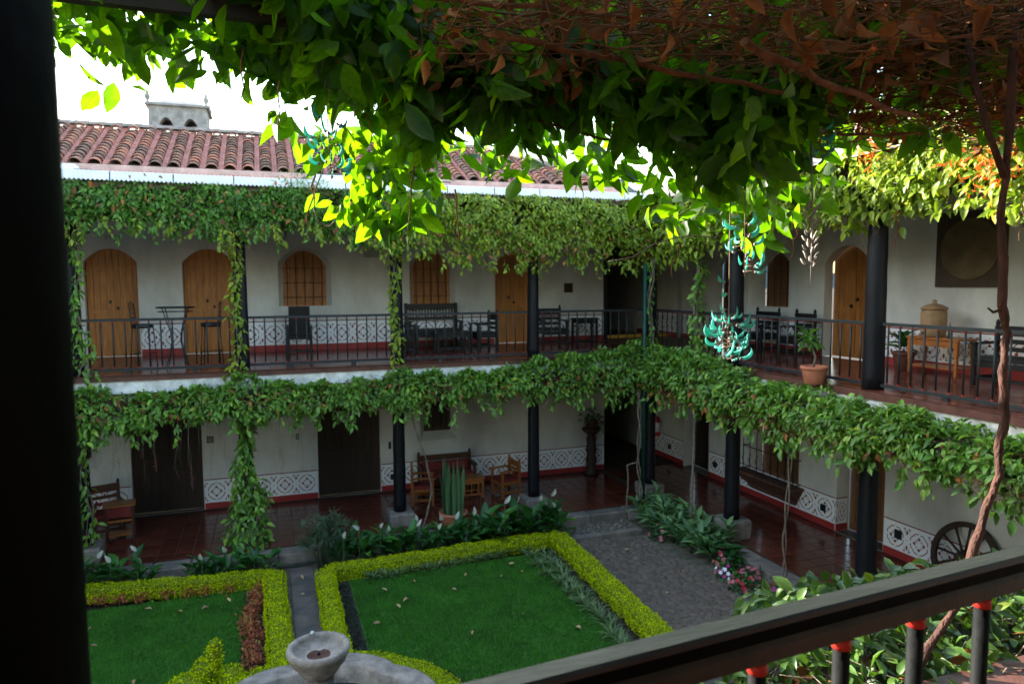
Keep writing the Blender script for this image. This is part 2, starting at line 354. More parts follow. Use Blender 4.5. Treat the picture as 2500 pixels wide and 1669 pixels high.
def leaf_obj(name, tpl, pos, fr, size, mats, parent, mi=None, stuff=True):
    me = leaf_mesh(name, tpl, np.asarray(pos, float), fr, np.asarray(size, float), mats, mi)
    o = bpy.data.objects.new(name, me); C.objects.link(o)
    if parent is not None: o.parent = parent; o.location = -root_loc(parent)
    if stuff: o['kind'] = 'stuff'
    return o
ORD = ['first','second','third','fourth','fifth','sixth','seventh','eighth','ninth','tenth','eleventh','twelfth','thirteenth','fourteenth','fifteenth','sixteenth','seventeenth','eighteenth','nineteenth','twentieth','twenty-first','twenty-second','twenty-third','twenty-fourth']
def rnd_dirs(n): return norm(RNG.normal(size=(n,3)))
def px_ray(px, py): return fw + rt*((px-1250)/FPX) - up*((py-834.5)/FPX)
# ================================================================== the setting
YB, YW, XR, XW = 15.2, 17.71, 9.02, 11.25      # column line / wall of the back wing, column line / wall of the right wing
ZL, ZG = -3.68, -3.98                          # lower gallery floor, garden
def Tb(u, d, z): return (u, YW+d, z)
def Tr(u, d, z): return (XW+d, u, z)

g = MB(); g.add([(-900,-900,-4.06),(900,-900,-4.06),(900,1500,-4.06),(-900,1500,-4.06)], [(0,1,2,3)])
struct(g.build('ground', 'soil'))

def floor_tiles(parent, name, x0, x1, y0, y1, z, s, m, limit, order):
    """square tiles with recessed joints; the ones that show largest are objects, the rest one mesh"""
    t = MB(); b = 0.006; h = s/2-0.004
    t.add([(-h,-h,-.004),(h,-h,-.004),(h,h,-.004),(-h,h,-.004),(-h+b,-h+b,0),(h-b,-h+b,0),(h-b,h-b,0),(-h+b,h-b,0)],
          [(0,1,5,4),(1,2,6,5),(2,3,7,6),(3,0,4,7),(4,5,6,7)])
    cells = []
    nx = int((x1-x0)/s); ny = int((y1-y0)/s)
    for i in range(nx):
        for j in range(ny): cells.append((x0+s*(i+.5), y0+s*(j+.5)))
    cells.sort(key=order)
    first = None
    off = -root_loc(parent)
    for (x, y) in cells[:limit]:
        zz = z+random.uniform(-.0012, .0012)
        if first is None: first = t.build(name, m, parent); first.location = off+Vector((x,y,zz))
        else:
            o = first.copy(); C.objects.link(o); o.location = off+Vector((x,y,zz))
    rest = cells[limit:]
    if rest:
        r = MB()
        for (x, y) in rest: r.add([(p[0]+x,p[1]+y,p[2]+z) for p in t.v], t.f)
        o = r.build(name, m, parent); o['kind'] = 'stuff'

# lower gallery floor (L-shaped) with tiles
b = MB(); b.box(-9, 11.6, 14.62, 24, -4.06, ZL-.005); b.box(8.92, 11.6, -1, 14.62, -4.06, ZL-.005)
lf = struct(b.build('lower_gallery_floor', 'grout'))
lf.location = (0,0,0)
floor_tiles(lf, 'floor_tile', -4.4, 8.9, 14.62, 17.7, ZL, 0.32, 'tile_floor', 230, lambda c: abs(c[0]-2)+1.5*(c[1]-14.6))
floor_tiles(lf, 'floor_tile', 8.93, 11.2, 6.6, 17.5, ZL, 0.32, 'tile_floor', 70, lambda c: abs(c[1]-10.5))

# stone kerb along the gallery edge, one block after another
k = MB(); k.box(-9, 5.95, 14.2, 14.6, -4.06, -3.80); k.box(7.75, 8.5, 14.2, 14.6, -4.06, -3.80); k.box(8.5, 8.9, 2, 14.6, -4.06, -3.80)
kb = struct(k.build('stone_kerb', 'mortar'))
def kerb_run(horizontal, a, bb, fixed):
    p = a
    while p < bb-0.2:
        L = min(random.uniform(0.62, 0.95), bb-p); m = MB(); dz = random.uniform(-.012, .004); j = .006
        if horizontal: m.bbox(p+j, p+L-j, 14.19+random.uniform(-.015,.01), 14.612, -3.9, ZL-.012+dz, .02)
        else: m.bbox(8.49+random.uniform(-.015,.01), 8.915, p+j, p+L-j, -3.9, ZL-.012+dz, .02)
        m.build('kerb_stone', 'kerb', kb); p += L
kerb_run(True, -5.0, 5.95, 0); kerb_run(True, 7.78, 8.48, 0); kerb_run(False, 5.2, 14.6, 0)
# the two steps from the cobbled path to the gallery
st = MB(); st.box(5.95, 7.78, 13.52, 14.62, -4.06, -3.90); st_o = struct(st.build('garden_steps', 'mortar'))
m = MB(); m.bbox(5.96, 6.88, 14.28, 14.615, -4.0, -3.70, .025); m.bbox(6.89, 7.77, 14.27, 14.615, -4.0, -3.705, .025); m.build('step_slab', 'kerb', st_o)
m = MB(); m.bbox(5.96, 6.75, 13.42, 13.60, -4.05, -3.852, .02); m.bbox(6.76, 7.74, 13.43, 13.60, -4.05, -3.85, .02); m.build('step_edge', 'kerb', st_o)
m = MB()
for i in range(70):
    x = random.uniform(6.02, 7.7); y = random.uniform(13.66, 14.22); r = random.uniform(.025, .055)
    m.lathe([(r*.9, -3.90), (r, -3.885), (r*.7, -3.868), (r*.2, -3.862)], (x, y, 0), 7, 0, True, 'z', lambda t, a=random.random()*6: 1+.3*math.sin(t*2+a))
o = m.build('step_pebbles', 'stone', st_o); o['kind'] = 'stuff'

# garden: paths, lawns, soil beds
b = MB(); b.box(5.85, 8.5, -1, 14.22, -4.06, -3.985); cob_base = struct(b.build('cobbled_path', 'mortar'))
def cobble_mesh(seed):
    rr = random.Random(seed); n = 7; m = MB(); pr = [(1.0,-.03),(1.0,0.0),(.86,.012),(.5,.017)]
    ph = [rr.uniform(.78,1.12) for _ in range(n)]; v = []
    for r, h in pr:
        for j in range(n): v.append((r*ph[j]*math.cos(6.283*j/n), r*ph[j]*math.sin(6.283*j/n), h))
    f = [(i*n+j, i*n+(j+1)%n, (i+1)*n+(j+1)%n, (i+1)*n+j) for i in range(3) for j in range(n)]; f.append(tuple(3*n+j for j in range(n)))
    m.add(v, f, 0, False); return m
cms = [cobble_mesh(i) for i in range(6)]
spots = []
yy = 9.3
while yy < 13.45:
    xx = 6.0+random.uniform(0,.1)
    while xx < 7.72+0.12*(13.5-yy)*0.3:
        spots.append((xx+random.uniform(-.02,.02), yy+random.uniform(-.025,.025))); xx += random.uniform(.125,.175)
    yy += .125
random.shuffle(spots); spots.sort(key=lambda s: -s[1] if s[1] < 11 else -s[1])
c_me = []
for m in cms:
    me = bpy.data.meshes.new('cobble'); me.from_pydata(m.v, [], m.f); me.materials.append(MATS['cobble']); me.update(); c_me.append(me)
spots.sort(key=lambda s: abs(s[1]-10.6))
for i, (x, y) in enumerate(spots[:300]):
    o = bpy.data.objects.new('cobble', c_me[i % 6]); C.objects.link(o); o.parent = cob_base
    s = random.uniform(.058, .078); o.location = (x, y, -3.985); o.rotation_euler = (0,0,random.uniform(0,6.28)); o.scale = (s*1.15, s, 1)
if len(spots) > 300:
    r = MB()
    for i, (x, y) in enumerate(spots[300:]):
        s = random.uniform(.058, .078); m = cms[i % 6]; a = random.uniform(0,6.28); ca, sa = math.cos(a), math.sin(a)
        r.add([(x+s*(p[0]*ca-p[1]*sa), y+s*(p[0]*sa+p[1]*ca), -3.985+p[2]) for p in m.v], m.f)
    o = r.build('cobble', 'cobble', cob_base); o['kind'] = 'stuff'
b = MB(); b.box(.18, .80, 8.0, 14.2, -4.06, -3.992); gp = struct(b.build('garden_path', 'mortar'))
y = 9.7
while y < 14.1:
    L = random.uniform(.32, .55); m = MB(); m.bbox(.27, .70, y+.005, min(y+L, 14.18)-.005, -4.03, -3.968+random.uniform(-.004,.004), .01); m.build('paving_slab', 'flag', gp); y += L
b = MB(); b.box(-6, -.5, 8.6, 13.40, -4.06, -3.975); lawnL = struct(b.build('lawn', 'lawn_base'))
b = MB(); b.box(1.25, 5.2, 6.2, 13.2, -4.06, -3.975); lawnR = struct(b.build('lawn', 'lawn_base'))
def turf(parent, x0, x1, y0, y1, n, keep=None):
    p = np.stack([RNG.uniform(x0,x1,n), RNG.uniform(y0,y1,n), np.full(n,-3.976)], -1)
    if keep is not None: p = p[keep(p)]
    n = len(p); d = rnd_dirs(n)*.45; d[:,2] = 1
    o = leaf_obj('grass', (np.array([(-.11,0,0),(.11,0,0),(.05,.55,.02),(0,1,.1)],float), [(0,1,2,3)]), p, leaf_frames(p, d, rnd_dirs(n)), RNG.uniform(.03,.06,n), 'grass', parent)
turf(lawnL, -3.6, -.45, 9.3, 13.4, 42000)
turf(lawnR, 1.32, 5.1, 8.6, 13.15, 60000, lambda p: ((p[:,0]-.5)**2+(p[:,1]-8.5)**2 > 1.95**2))

# ------------------------------------------------------------------ wall builder
def arc_pts(o, n=14):
    a, bb, zs, za = o['a'], o['b'], o['zs'], o['za']; P = []
    for i in range(n+1):
        t = i/n; P.append((a+(bb-a)*t, zs+(za-zs)*(1-abs(2*t-1)**2.2)))
    return P
def wall(mb, T, u0, u1, z0, z1, ops):
    ops = sorted(ops, key=lambda o: o['a']); p = u0
    def q(a, bb, c, d): mb.add([T(a,0,c), T(bb,0,c), T(bb,0,d), T(a,0,d)], [(0,1,2,3)])
    for o in ops:
        q(p, o['a'], z0, z1)
        if o['zb'] > z0: q(o['a'], o['b'], z0, o['zb'])
        A = arc_pts(o)
        for (ua, za), (ub, zb) in zip(A[:-1], A[1:]): mb.add([T(ua,0,za), T(ub,0,zb), T(ub,0,z1), T(ua,0,z1)], [(0,1,2,3)])
        # reveal, splayed towards the inner outline
        s = o.get('splay', 0); d = o['d']; cu = (o['a']+o['b'])/2
        out = [(o['a'], o['zb'])]+A+[(o['b'], o['zb'])]
        hw = (o['b']-o['a'])/2; k = (hw-s)/hw
        inn = [(cu+(u-cu)*k, z-(s*.6 if z > o['zb']+.01 else 0)+(o.get('sb',0) if z <= o['zb']+.01 else 0)) for u, z in out]
        n = len(out)
        for i in range(n):
            j = (i+1) % n
            if i == n-1 and o['zb'] <= z0+.03: continue
            mb.add([T(out[i][0],0,out[i][1]), T(out[j][0],0,out[j][1]), T(inn[j][0],d,inn[j][1]), T(inn[i][0],d,inn[i][1])], [(0,1,2,3)])
        o['inn'] = inn; p = o['b']
    q(p, u1, z0, z1)
MOT = []
def mot_poly(P): MOT.append(P)
def stroke(a, bb, w=.019):
    d = Vector((bb[0]-a[0], bb[1]-a[1])); n = Vector((-d.y, d.x)).normalized()*w/2
    mot_poly([(a[0]+n.x,a[1]+n.y),(a[0]-n.x,a[1]-n.y),(bb[0]-n.x,bb[1]-n.y),(bb[0]+n.x,bb[1]+n.y)])
def drop(c, ang, L, w):
    ca, sa = math.cos(ang), math.sin(ang); P = []
    for t, r in ((0,0),(.35,.25),(.65,.5),(.85,.42),(1,0),(.85,-.42),(.65,-.5),(.35,-.25)):
        x, y = (t-.5)*L*1.12, r*w*1.3; P.append((c[0]+x*ca-y*sa, c[1]+x*sa+y*ca))
    mot_poly(P)
hw, hh, ch = .185, .185, .105
oc = [(-hw+ch,hh),(hw-ch,hh),(hw,hh-ch),(hw,-hh+ch),(hw-ch,-hh),(-hw+ch,-hh),(-hw,-hh+ch),(-hw,hh-ch)]
for i in range(8):
    a, bb = oc[i], oc[(i+1)%8]
    if i % 2 == 0:
        mid = ((a[0]+bb[0])/2, (a[1]+bb[1])/2)
        stroke(a, (a[0]+(mid[0]-a[0])*.72, a[1]+(mid[1]-a[1])*.72)); stroke((bb[0]+(mid[0]-bb[0])*.72, bb[1]+(mid[1]-bb[1])*.72), bb)
    else: stroke(a, bb)
for k4 in range(4):
    an = k4*math.pi/2
    c = (.108*math.cos(an), .108*math.sin(an)); drop(c, an+math.pi, .062, .058)
    an2 = an+math.pi/4; cx, cy = .062*math.cos(an2), .062*math.sin(an2)
    drop((cx, cy), an2, .035, .012)
    for s in (-1, 1): stroke((cx+.012*math.cos(an2), cy+.012*math.sin(an2)), (cx+.038*math.cos(an2+s*.5), cy+.038*math.sin(an2+s*.5)), .013)
for sx in (-.27,):
    for sz in (1, -1):
        drop((sx, sz*.155), sz*math.pi/2*-1, .10, .038)
        for s in (-1, 1):
            drop((sx+s*.062, sz*.212), math.pi if s > 0 else 0, .06, .026)
            drop((sx+s*.050, sz*.175), (math.pi if s > 0 else 0)+s*sz*.6, .042, .016)
    stroke((sx-.017, 0), (sx+.017, 0), .010)
for sz in (1, -1): stroke((-.012, sz*.222), (.012, sz*.222), .012)
def dado(parent, T, u0, u1, zf, top=.715, step=True):
    """painted dado along one stretch of wall: white band, red skirting, red line, red stencil"""
    if u1-u0 < .12: return
    w = MB(); w.add([T(u0,-.003,zf+.15), T(u1,-.003,zf+.15), T(u1,-.003,zf+top-.02), T(u0,-.003,zf+top-.02)], [(0,1,2,3)])
    d = w.build('dado', 'dado_white', parent)
    s = MB(); a = T(u0,-.014,zf); bb = T(u1,-.001,zf+.15)
    s.box(min(a[0],bb[0]),max(a[0],bb[0]),min(a[1],bb[1]),max(a[1],bb[1]),zf,zf+.15); s.build('skirting', 'red_paint', d)
    l = MB(); l.add([T(u0,-.006,zf+top-.024), T(u1,-.006,zf+top-.024), T(u1,-.006,zf+top), T(u0,-.006,zf+top)], [(0,1,2,3)]); l.build('border_line', 'stencil_red', d)
    n = max(1, round((u1-u0)/.54)); per = (u1-u0)/n; sc = per/.54; p = MB()
    for i in range(n):
        cu = u0+per*(i+.5)
        for P in MOT:
            pts = [(cu+x*sc, zf+.412+y) for x, y in P]
            pts = [(min(max(u, u0), u1), z) for u, z in pts]
            if max(q[0] for q in pts)-min(q[0] for q in pts) < .004: continue
            p.add([T(u,-.007,z) for u, z in pts], [tuple(range(len(pts)))])
    p.build('stencil', 'stencil_red', d)['kind'] = 'stuff'
def door(parent, T, o, m, zf, depth=None, knobs=True, name='door', planks=False):
    """pair of boarded leaves in the opening o"""
    d = depth if depth is not None else o['d']; a, bb = o['inn'][0][0], o['inn'][-1][0]
    lo, hi = min(a,bb), max(a,bb); tops = sorted(o['inn'][1:-1])
    def top(u):
        for (ua, za), (ub, zb) in zip(tops[:-1], tops[1:]):
            if ua-1e-6 <= u <= ub+1e-6: return za+(zb-za)*((u-ua)/max(ub-ua,1e-6))
        return tops[0][1]
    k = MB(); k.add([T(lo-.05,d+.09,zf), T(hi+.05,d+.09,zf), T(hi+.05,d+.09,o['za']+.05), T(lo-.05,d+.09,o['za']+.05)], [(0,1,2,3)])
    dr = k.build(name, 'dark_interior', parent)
    mid = (lo+hi)/2; cols = 1 if not planks else 3
    for sd, (p, q) in enumerate(((lo+.006, mid-.004), (mid+.004, hi-.006))):
        L = MB(); npl = 4
        for i in range(npl):
            ua = p+(q-p)*i/npl+.0025; ub = p+(q-p)*(i+1)/npl-.0025; dd = d+.035+(.008 if (i in (1,2)) else 0)
            za, zb = top(ua)+.03, top(ub)+.03
            v = [T(ua,dd,zf+.01), T(ub,dd,zf+.01), T(ub,dd,zb), T(ua,dd,za), T(ua,dd+.03,zf+.01), T(ub,dd+.03,zf+.01), T(ub,dd+.03,zb), T(ua,dd+.03,za)]
            L.add(v, [(0,1,2,3),(0,4,5,1),(1,5,6,2),(3,2,6,7),(0,3,7,4)])
        # rails and mouldings of the leaf
        for z0, z1 in ((zf+.02, zf+.16), (zf+.95, zf+1.05), (o['zs']-.16, o['zs']-.08)):
            ua, ub = p+(q-p)*.2, q-(q-p)*.2; dd = d+.028
            v = [T(ua,dd,z0), T(ub,dd,z0), T(ub,dd,z1), T(ua,dd,z1), T(ua,dd+.02,z0), T(ub,dd+.02,z0), T(ub,dd+.02,z1), T(ua,dd+.02,z1)]
            L.add(v, [(0,1,2,3),(0,4,5,1),(1,5,6,2),(3,2,6,7),(0,3,7,4)])
        L.build('door_leaf', m, dr)
    L = MB(); c = T(mid,d+.022,0); 
    A = T(mid-.022,d+.015,zf+.02); B = T(mid+.022,d+.033,zf+o['zs']-zf+.05); L.box(min(A[0],B[0]),max(A[0],B[0]),min(A[1],B[1]),max(A[1],B[1]),A[2],B[2]); L.build('centre_strip', m, dr)
    if knobs:
        for sgn, z in ((-.07, 1.22), (.08, 1.08)):
            A = T(mid+sgn-.022,d+.002,zf+z-.035); B = T(mid+sgn+.022,d+.027,zf+z+.035)
            L = MB(); L.box(min(A[0],B[0]),max(A[0],B[0]),min(A[1],B[1]),max(A[1],B[1]),A[2],B[2]); c = T(mid+sgn,d-.02,zf+z); L.lathe([(.008,-.02),(.018,-.01),(.018,.01),(.008,.02)], c, 8); L.build('lock', 'iron', dr)
    return dr
def shutter_window(parent, T, o, m, bars=5, rows=3, dark=False):
    a, bb = o['inn'][0][0], o['inn'][-1][0]; lo, hi = min(a,bb), max(a,bb); d = o['d']; tops = sorted(o['inn'][1:-1]); zb = o['inn'][0][1]
    def top(u):
        for (ua, za), (ub, zb_) in zip(tops[:-1], tops[1:]):
            if ua-1e-6 <= u <= ub+1e-6: return za+(zb_-za)*((u-ua)/max(ub-ua,1e-6))
        return tops[0][1]
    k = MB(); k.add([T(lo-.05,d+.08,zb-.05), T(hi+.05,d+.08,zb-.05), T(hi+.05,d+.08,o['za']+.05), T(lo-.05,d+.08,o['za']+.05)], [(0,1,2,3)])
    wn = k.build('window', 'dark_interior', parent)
    if not dark:
        n = 6
        for i in range(n):
            ua = lo+(hi-lo)*i/n+.003; ub = lo+(hi-lo)*(i+1)/n-.003; dd = d+.03+(.006 if i % 2 else 0); L = MB()
            v = [T(ua,dd,zb), T(ub,dd,zb), T(ub,dd,top(ub)+.03), T(ua,dd,top(ua)+.03), T(ua,dd+.025,zb), T(ub,dd+.025,zb), T(ub,dd+.025,top(ub)+.03), T(ua,dd+.025,top(ua)+.03)]
            L.add(v, [(0,1,2,3),(0,4,5,1),(1,5,6,2),(3,2,6,7),(0,3,7,4)]); L.build('shutter_board', m, wn)
    for i in range(bars):
        u = lo+(hi-lo)*(i+.5)/bars; L = MB(); L.tube([T(u,d-.01,zb), T(u,d-.01,top(u))], .008, 6); L.build('bar', 'iron', wn)
    for i in range(rows):
        z = zb+(o['zs']-zb)*(i+.6)/rows; L = MB(); L.tube([T(lo,d-.012,z), T(hi,d-.012,z)], .007, 6); L.build('bar', 'iron', wn)
    return wn
def numeral(parent, T, u, z, txt, size, flip=False):
    cu = bpy.data.curves.new('txt', 'FONT'); cu.body = txt; cu.size = size; cu.align_x = 'CENTER'; cu.extrude = .004; cu.space_character = 1.25
    to = bpy.data.objects.new('txt', cu); C.objects.link(to); bpy.context.view_layer.update()
    me = bpy.data.meshes.new_from_object(to.evaluated_get(bpy.context.evaluated_depsgraph_get())); bpy.data.objects.remove(to)
    me.materials.clear(); me.materials.append(MATS['numeral'])
    o = bpy.data.objects.new('room_number', me); C.objects.link(o); o.parent = parent
    o.location = Vector(T(u,-.008,z))-root_loc(parent); o.rotation_euler = (math.pi/2, 0, 0) if not flip else (math.pi/2, 0, -math.pi/2)
    o['label'] = 'dark number %s painted above a door' % txt
def wallbox(parent, T, name, u, z, w, h, m, d=.02, rim=None):
    A = T(u-w/2,-d,z-h/2); B = T(u+w/2,-.002,z+h/2); L = MB(); L.box(min(A[0],B[0]),max(A[0],B[0]),min(A[1],B[1]),max(A[1],B[1]),A[2],B[2])
    o = L.build(name, m, parent)
    if rim:
        A = T(u-w*.36,-d-.004,z-h*.36); B = T(u+w*.36,-d+.002,z+h*.36); L = MB(); L.box(min(A[0],B[0]),max(A[0],B[0]),min(A[1],B[1]),max(A[1],B[1]),A[2],B[2]); L.build('cover', rim, o)
    return o

# ------------------------------------------------------------------ back wing
BW = thing('gallery_building', 'white two-storey gallery wing facing us, with doors 309 and 310 and a barrel-tiled roof', 'building', (2, YW, ZL))
up_ops = [dict(a=-3.75,b=-2.70,zb=0.0,zs=2.10,za=2.40,d=.17), dict(a=-1.78,b=-.66,zb=0.0,zs=2.10,za=2.41,d=.17),
          dict(a=.29,b=1.52,zb=1.07,zs=2.12,za=2.47,d=.22,splay=.11), dict(a=3.44,b=4.64,zb=1.07,zs=2.12,za=2.47,d=.22,splay=.11),
          dict(a=5.71,b=6.72,zb=0.0,zs=2.10,za=2.40,d=.17)]
lo_ops = [dict(a=-4.75,b=-3.70,zb=-2.50,zs=-1.2,za=-1.19,d=.24,splay=.14,sb=.2), dict(a=-3.01,b=-1.52,zb=ZL,zs=-1.2,za=-1.15,d=.12),
          dict(a=1.09,b=2.62,zb=ZL,zs=-1.2,za=-1.15,d=.12), dict(a=3.66,b=4.66,zb=-2.46,zs=-1.3,za=-1.28,d=.24,splay=.14,sb=.2)]
m = MB(); wall(m, Tb, -9, 8.93, -.02, 3.42, up_ops); m.build('upper_wall', 'plaster', BW)
m = MB(); wall(m, Tb, -9, 8.92, ZL-.02, -.44, lo_ops); m.build('lower_wall', 'plaster', BW)
for o in (up_ops[0], up_ops[1], up_ops[4]): door(BW, Tb, o, 'door_wood', 0.0)
shutter_window(BW, Tb, up_ops[2], 'shutter_wood'); shutter_window(BW, Tb, up_ops[3], 'shutter_wood')
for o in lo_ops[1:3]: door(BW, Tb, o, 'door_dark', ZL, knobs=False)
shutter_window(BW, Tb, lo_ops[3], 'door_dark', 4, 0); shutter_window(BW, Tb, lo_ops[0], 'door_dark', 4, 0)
for a, bb in ((-9,-3.78), (-2.67,-1.81), (-.63,5.68), (6.75,8.93)): dado(BW, Tb, a, bb, 0.0, .722)
for a, bb in ((-9,-3.03), (-1.50,1.07), (2.64,8.92)): dado(BW, Tb, a, bb, ZL, .715)
numeral(BW, Tb, -3.20, 2.60, '310', .135); numeral(BW, Tb, -1.20, 2.645, '309', .135)
wallbox(BW, Tb, 'wall_vent', 2.53, 2.37, .42, .25, 'grey_paint', .02, 'grey_paint')
wallbox(BW, Tb, 'wall_plaque', 7.81, 1.46, .25, .26, 'panel_dark', .03, 'door_dark')
wallbox(BW, Tb, 'wall_plaque', -1.34, -2.02, .15, .16, 'panel_dark', .02, 'glass_lamp')
wallbox(BW, Tb, 'light_switch', .62, -2.10, .075, .13, 'iron', .02, 'grey_paint')
wallbox(BW, Tb, 'light_switch', 2.86, -2.50, .06, .18, 'iron', .02)
wallbox(BW, Tb, 'socket', 2.95, -3.32, .17, .14, 'iron', .02)
# passage at the end of the wing (both floors), open towards the gallery
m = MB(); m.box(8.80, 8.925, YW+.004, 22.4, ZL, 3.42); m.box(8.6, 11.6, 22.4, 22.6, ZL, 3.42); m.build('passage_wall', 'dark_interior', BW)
m = MB(); m.box(8.88, 8.985, YW-.05, YW+.06, -.0, 3.4); m.build('door_post', 'column_black', BW)
m = MB(); m.box(8.93, 11.25, 18.10, 18.55, -.002, .11); m.build('step', 'ledge_red', BW)
m = MB(); m.box(8.99, 11.2, 18.07, 18.098, .015, .095); m.build('step_edge', 'yellow_strip', BW)
# gallery slab: brown tiled top falling to the edge, brown nosing, white beam
EY, EX, EZ = 14.95, 8.77, -.12
def prismv(mb, top, dz, mi=0):
    n = len(top); v = list(top)+[(p[0],p[1],p[2]+dz) for p in top]
    mb.add(v, [tuple(range(n)), tuple(range(2*n-1,n-1,-1))]+[(i,n+i,n+(i+1)%n,(i+1)%n) for i in range(n)], mi)
m = MB(); prismv(m, [(-9,EY,EZ),(EX,EY,EZ),(XW,YW,0),(-9,YW,0)], -.11); m.build('gallery_floor', 'ledge_red', BW)
m = MB(); m.box(-9, EX-.03, EY+.03, EY+.30, -.47, EZ-.11); m.build('edge_beam', 'plaster_edge', BW)
m = MB(); m.box(-9, 11.6, EY+.30, 24, -.46, -.24); m.build('lower_ceiling', 'ceiling_wood', BW)
m = MB(); m.box(8.93, 11.25, YW+.001, 22.4, -.2, 0); m.build('passage_floor', 'ledge_red', BW)
m = MB(); m.box(-9, 9.2, 15.02, 15.32, 2.82, 3.06); m.build('eave_beam', 'column_black', BW)
m = MB(); m.box(-9, 11.6, 14.75, 23, 3.38, 3.46); m.build('upper_ceiling', 'ceiling_wood', BW)
# joists under the slab and under the roof
for i in range(30):
    x = -8.5+i*.6
    if -4.5 < x < 8.9:
        m = MB(); m.box(x-.04, x+.04, EY+.31, YW-.01, -.58, -.462); m.build('joist', 'ceiling_wood', BW)

# roof of the back wing: ridge, hip end, channels, barrel tiles, white sheet eave
RY0, RZ0, RY1, RZ1 = 15.95, 3.95, 18.6, 5.20
def roof_z(y): return RZ0+(RZ1-RZ0)*(y-RY0)/(RY1-RY0)
hipx0, hipx1 = 8.45, 5.6
m = MB(); m.add([(-11,RY0,RZ0-.02),(hipx0,RY0,RZ0-.02),(hipx1,RY1,RZ1-.02),(-11,RY1,RZ1-.02),(hipx0,21.25,RZ0-.02),(-11,21.25,RZ0-.02)], [(0,1,2,3),(3,2,4,5),(1,4,2)])
m.box(-11, hipx0-.1, RY0+.05, 21.1, 3.46, RZ0-.03)
rf = m.build('roof', 'roof_mortar', BW)
m = MB(); 
sl = math.atan2(RZ1-RZ0, RY1-RY0); slen = math.hypot(RZ1-RZ0, RY1-RY0); pitchx = .352; tl = .205
# barrel tile: tapered half-tube
tmb = MB(); n = 6; v = []
for (yy, r, zz) in ((-.025, .128, .022), (tl+.02, .108, -.004)):
    for j in range(n+1):
        a = math.pi*j/n; v.append((r*math.cos(a), yy, zz+r*.8*math.sin(a)))
    for j in range(n+1):
        a = math.pi*j/n; v.append(((r-.016)*math.cos(a), yy, zz+(r-.016)*.8*math.sin(a)))
f = []; k = n+1
for j in range(n): f += [(j, j+1, 2*k+j+1, 2*k+j), (j, k+j, k+j+1, j+1), (k+j, 3*k+j, 3*k+j+1, k+j+1)]
tmb.add(v, f, 0, False)
tme = bpy.data.meshes.new('roof_tile'); tme.from_pydata(tmb.v, [], tmb.f); tme.materials.append(MATS['roof_tile']); tme.update()
tiles = []
rows = int(slen/tl)
for i in range(44):
    x = -6.6+i*pitchx
    for j in range(rows):
        d = j*tl; y = RY0+d*math.cos(sl); z = RZ0+d*math.sin(sl)
        if x+.1 > hipx0-(hipx0-hipx1)*(y-RY0)/(RY1-RY0): continue
        tiles.append((x+random.uniform(-.012,.012), y, z, random.uniform(-.05,.05)))
def tkey(t): return 0 if (-4.1 < t[0] < 1.4) else (1 if 3.2 < t[0] else 2)
tiles.sort(key=tkey)
off = -root_loc(rf)
Rx = Matrix.Rotation(sl, 4, 'X')
for (x, y, z, a) in tiles[:300]:
    o = bpy.data.objects.new('roof_tile', tme); C.objects.link(o); o.parent = rf
    o.matrix_local = Matrix.Translation(off+Vector((x,y,z+.01))) @ Rx @ Matrix.Rotation(a, 4, 'Z')
r = MB()
for (x, y, z, a) in tiles[300:]:
    M = Matrix.Translation((x,y,z+.01)) @ Rx @ Matrix.Rotation(a, 4, 'Z'); r.add([tuple(M @ Vector(p)) for p in tmb.v], tmb.f)
o = r.build('roof_tile', 'roof_tile', rf); o['kind'] = 'stuff'
for i in range(43):
    x = -6.6+(i+.5)*pitchx; ye = RY1-.22
    f = (hipx0-x)/(hipx0-hipx1)
    if f < 1: ye = min(ye, RY0+(RY1-RY0)*f-.12)
    if ye < RY0+.2: continue
    m = MB(); w2 = .05
    v = []
    for y in (RY0-.03, ye): v += [(x-w2, y, roof_z(y)+.035), (x, y, roof_z(y)+.012), (x+w2, y, roof_z(y)+.035)]
    m.add(v, [(0,1,4,3),(1,2,5,4)]); m.box(x-w2, x+w2, ye-.01, ye+.03, roof_z(ye)+.0, roof_z(ye)+.06); m.build('roof_channel', 'roof_channel', rf)
# ridge caps
xr = -6.8
while xr < hipx1+.1:
    m = MB(); v = []
    for xx, r in ((xr, .135), (xr+.42, .115)):
        for j in range(7):
            a = math.pi*j/6; v.append((xx, RY1+r*math.cos(a), RZ1+.02+r*.75*math.sin(a)))
    m.add(v, [(j,j+1,8+j,7+j) for j in range(6)]+[tuple(range(7)), tuple(range(13,6,-1))], 0, False); m.build('ridge_tile', 'roof_mortar', rf); xr += .41
m = MB(); a = Vector((hipx0+.05,RY0-.05,RZ0+.03)); bb = Vector((hipx1,RY1,RZ1+.04)); m.tube([a, (a+bb)/2+Vector((0,0,.02)), bb], [.12,.11,.11], 8); m.build('hip_cap', 'roof_mortar', rf)
# slate-dark side roof beyond the hip
m = MB(); m.add([(6.7,19.5,5.0),(9.5,19.5,4.02),(9.5,24,4.02),(6.7,24,5.0)], [(0,1,2,3)]); m.box(6.9,9.35,19.6,23.9,3.4,3.98); m.box(8.7,9.6,19.3,24.1,3.94,4.02); m.build('side_roof', 'tower_stone', BW)
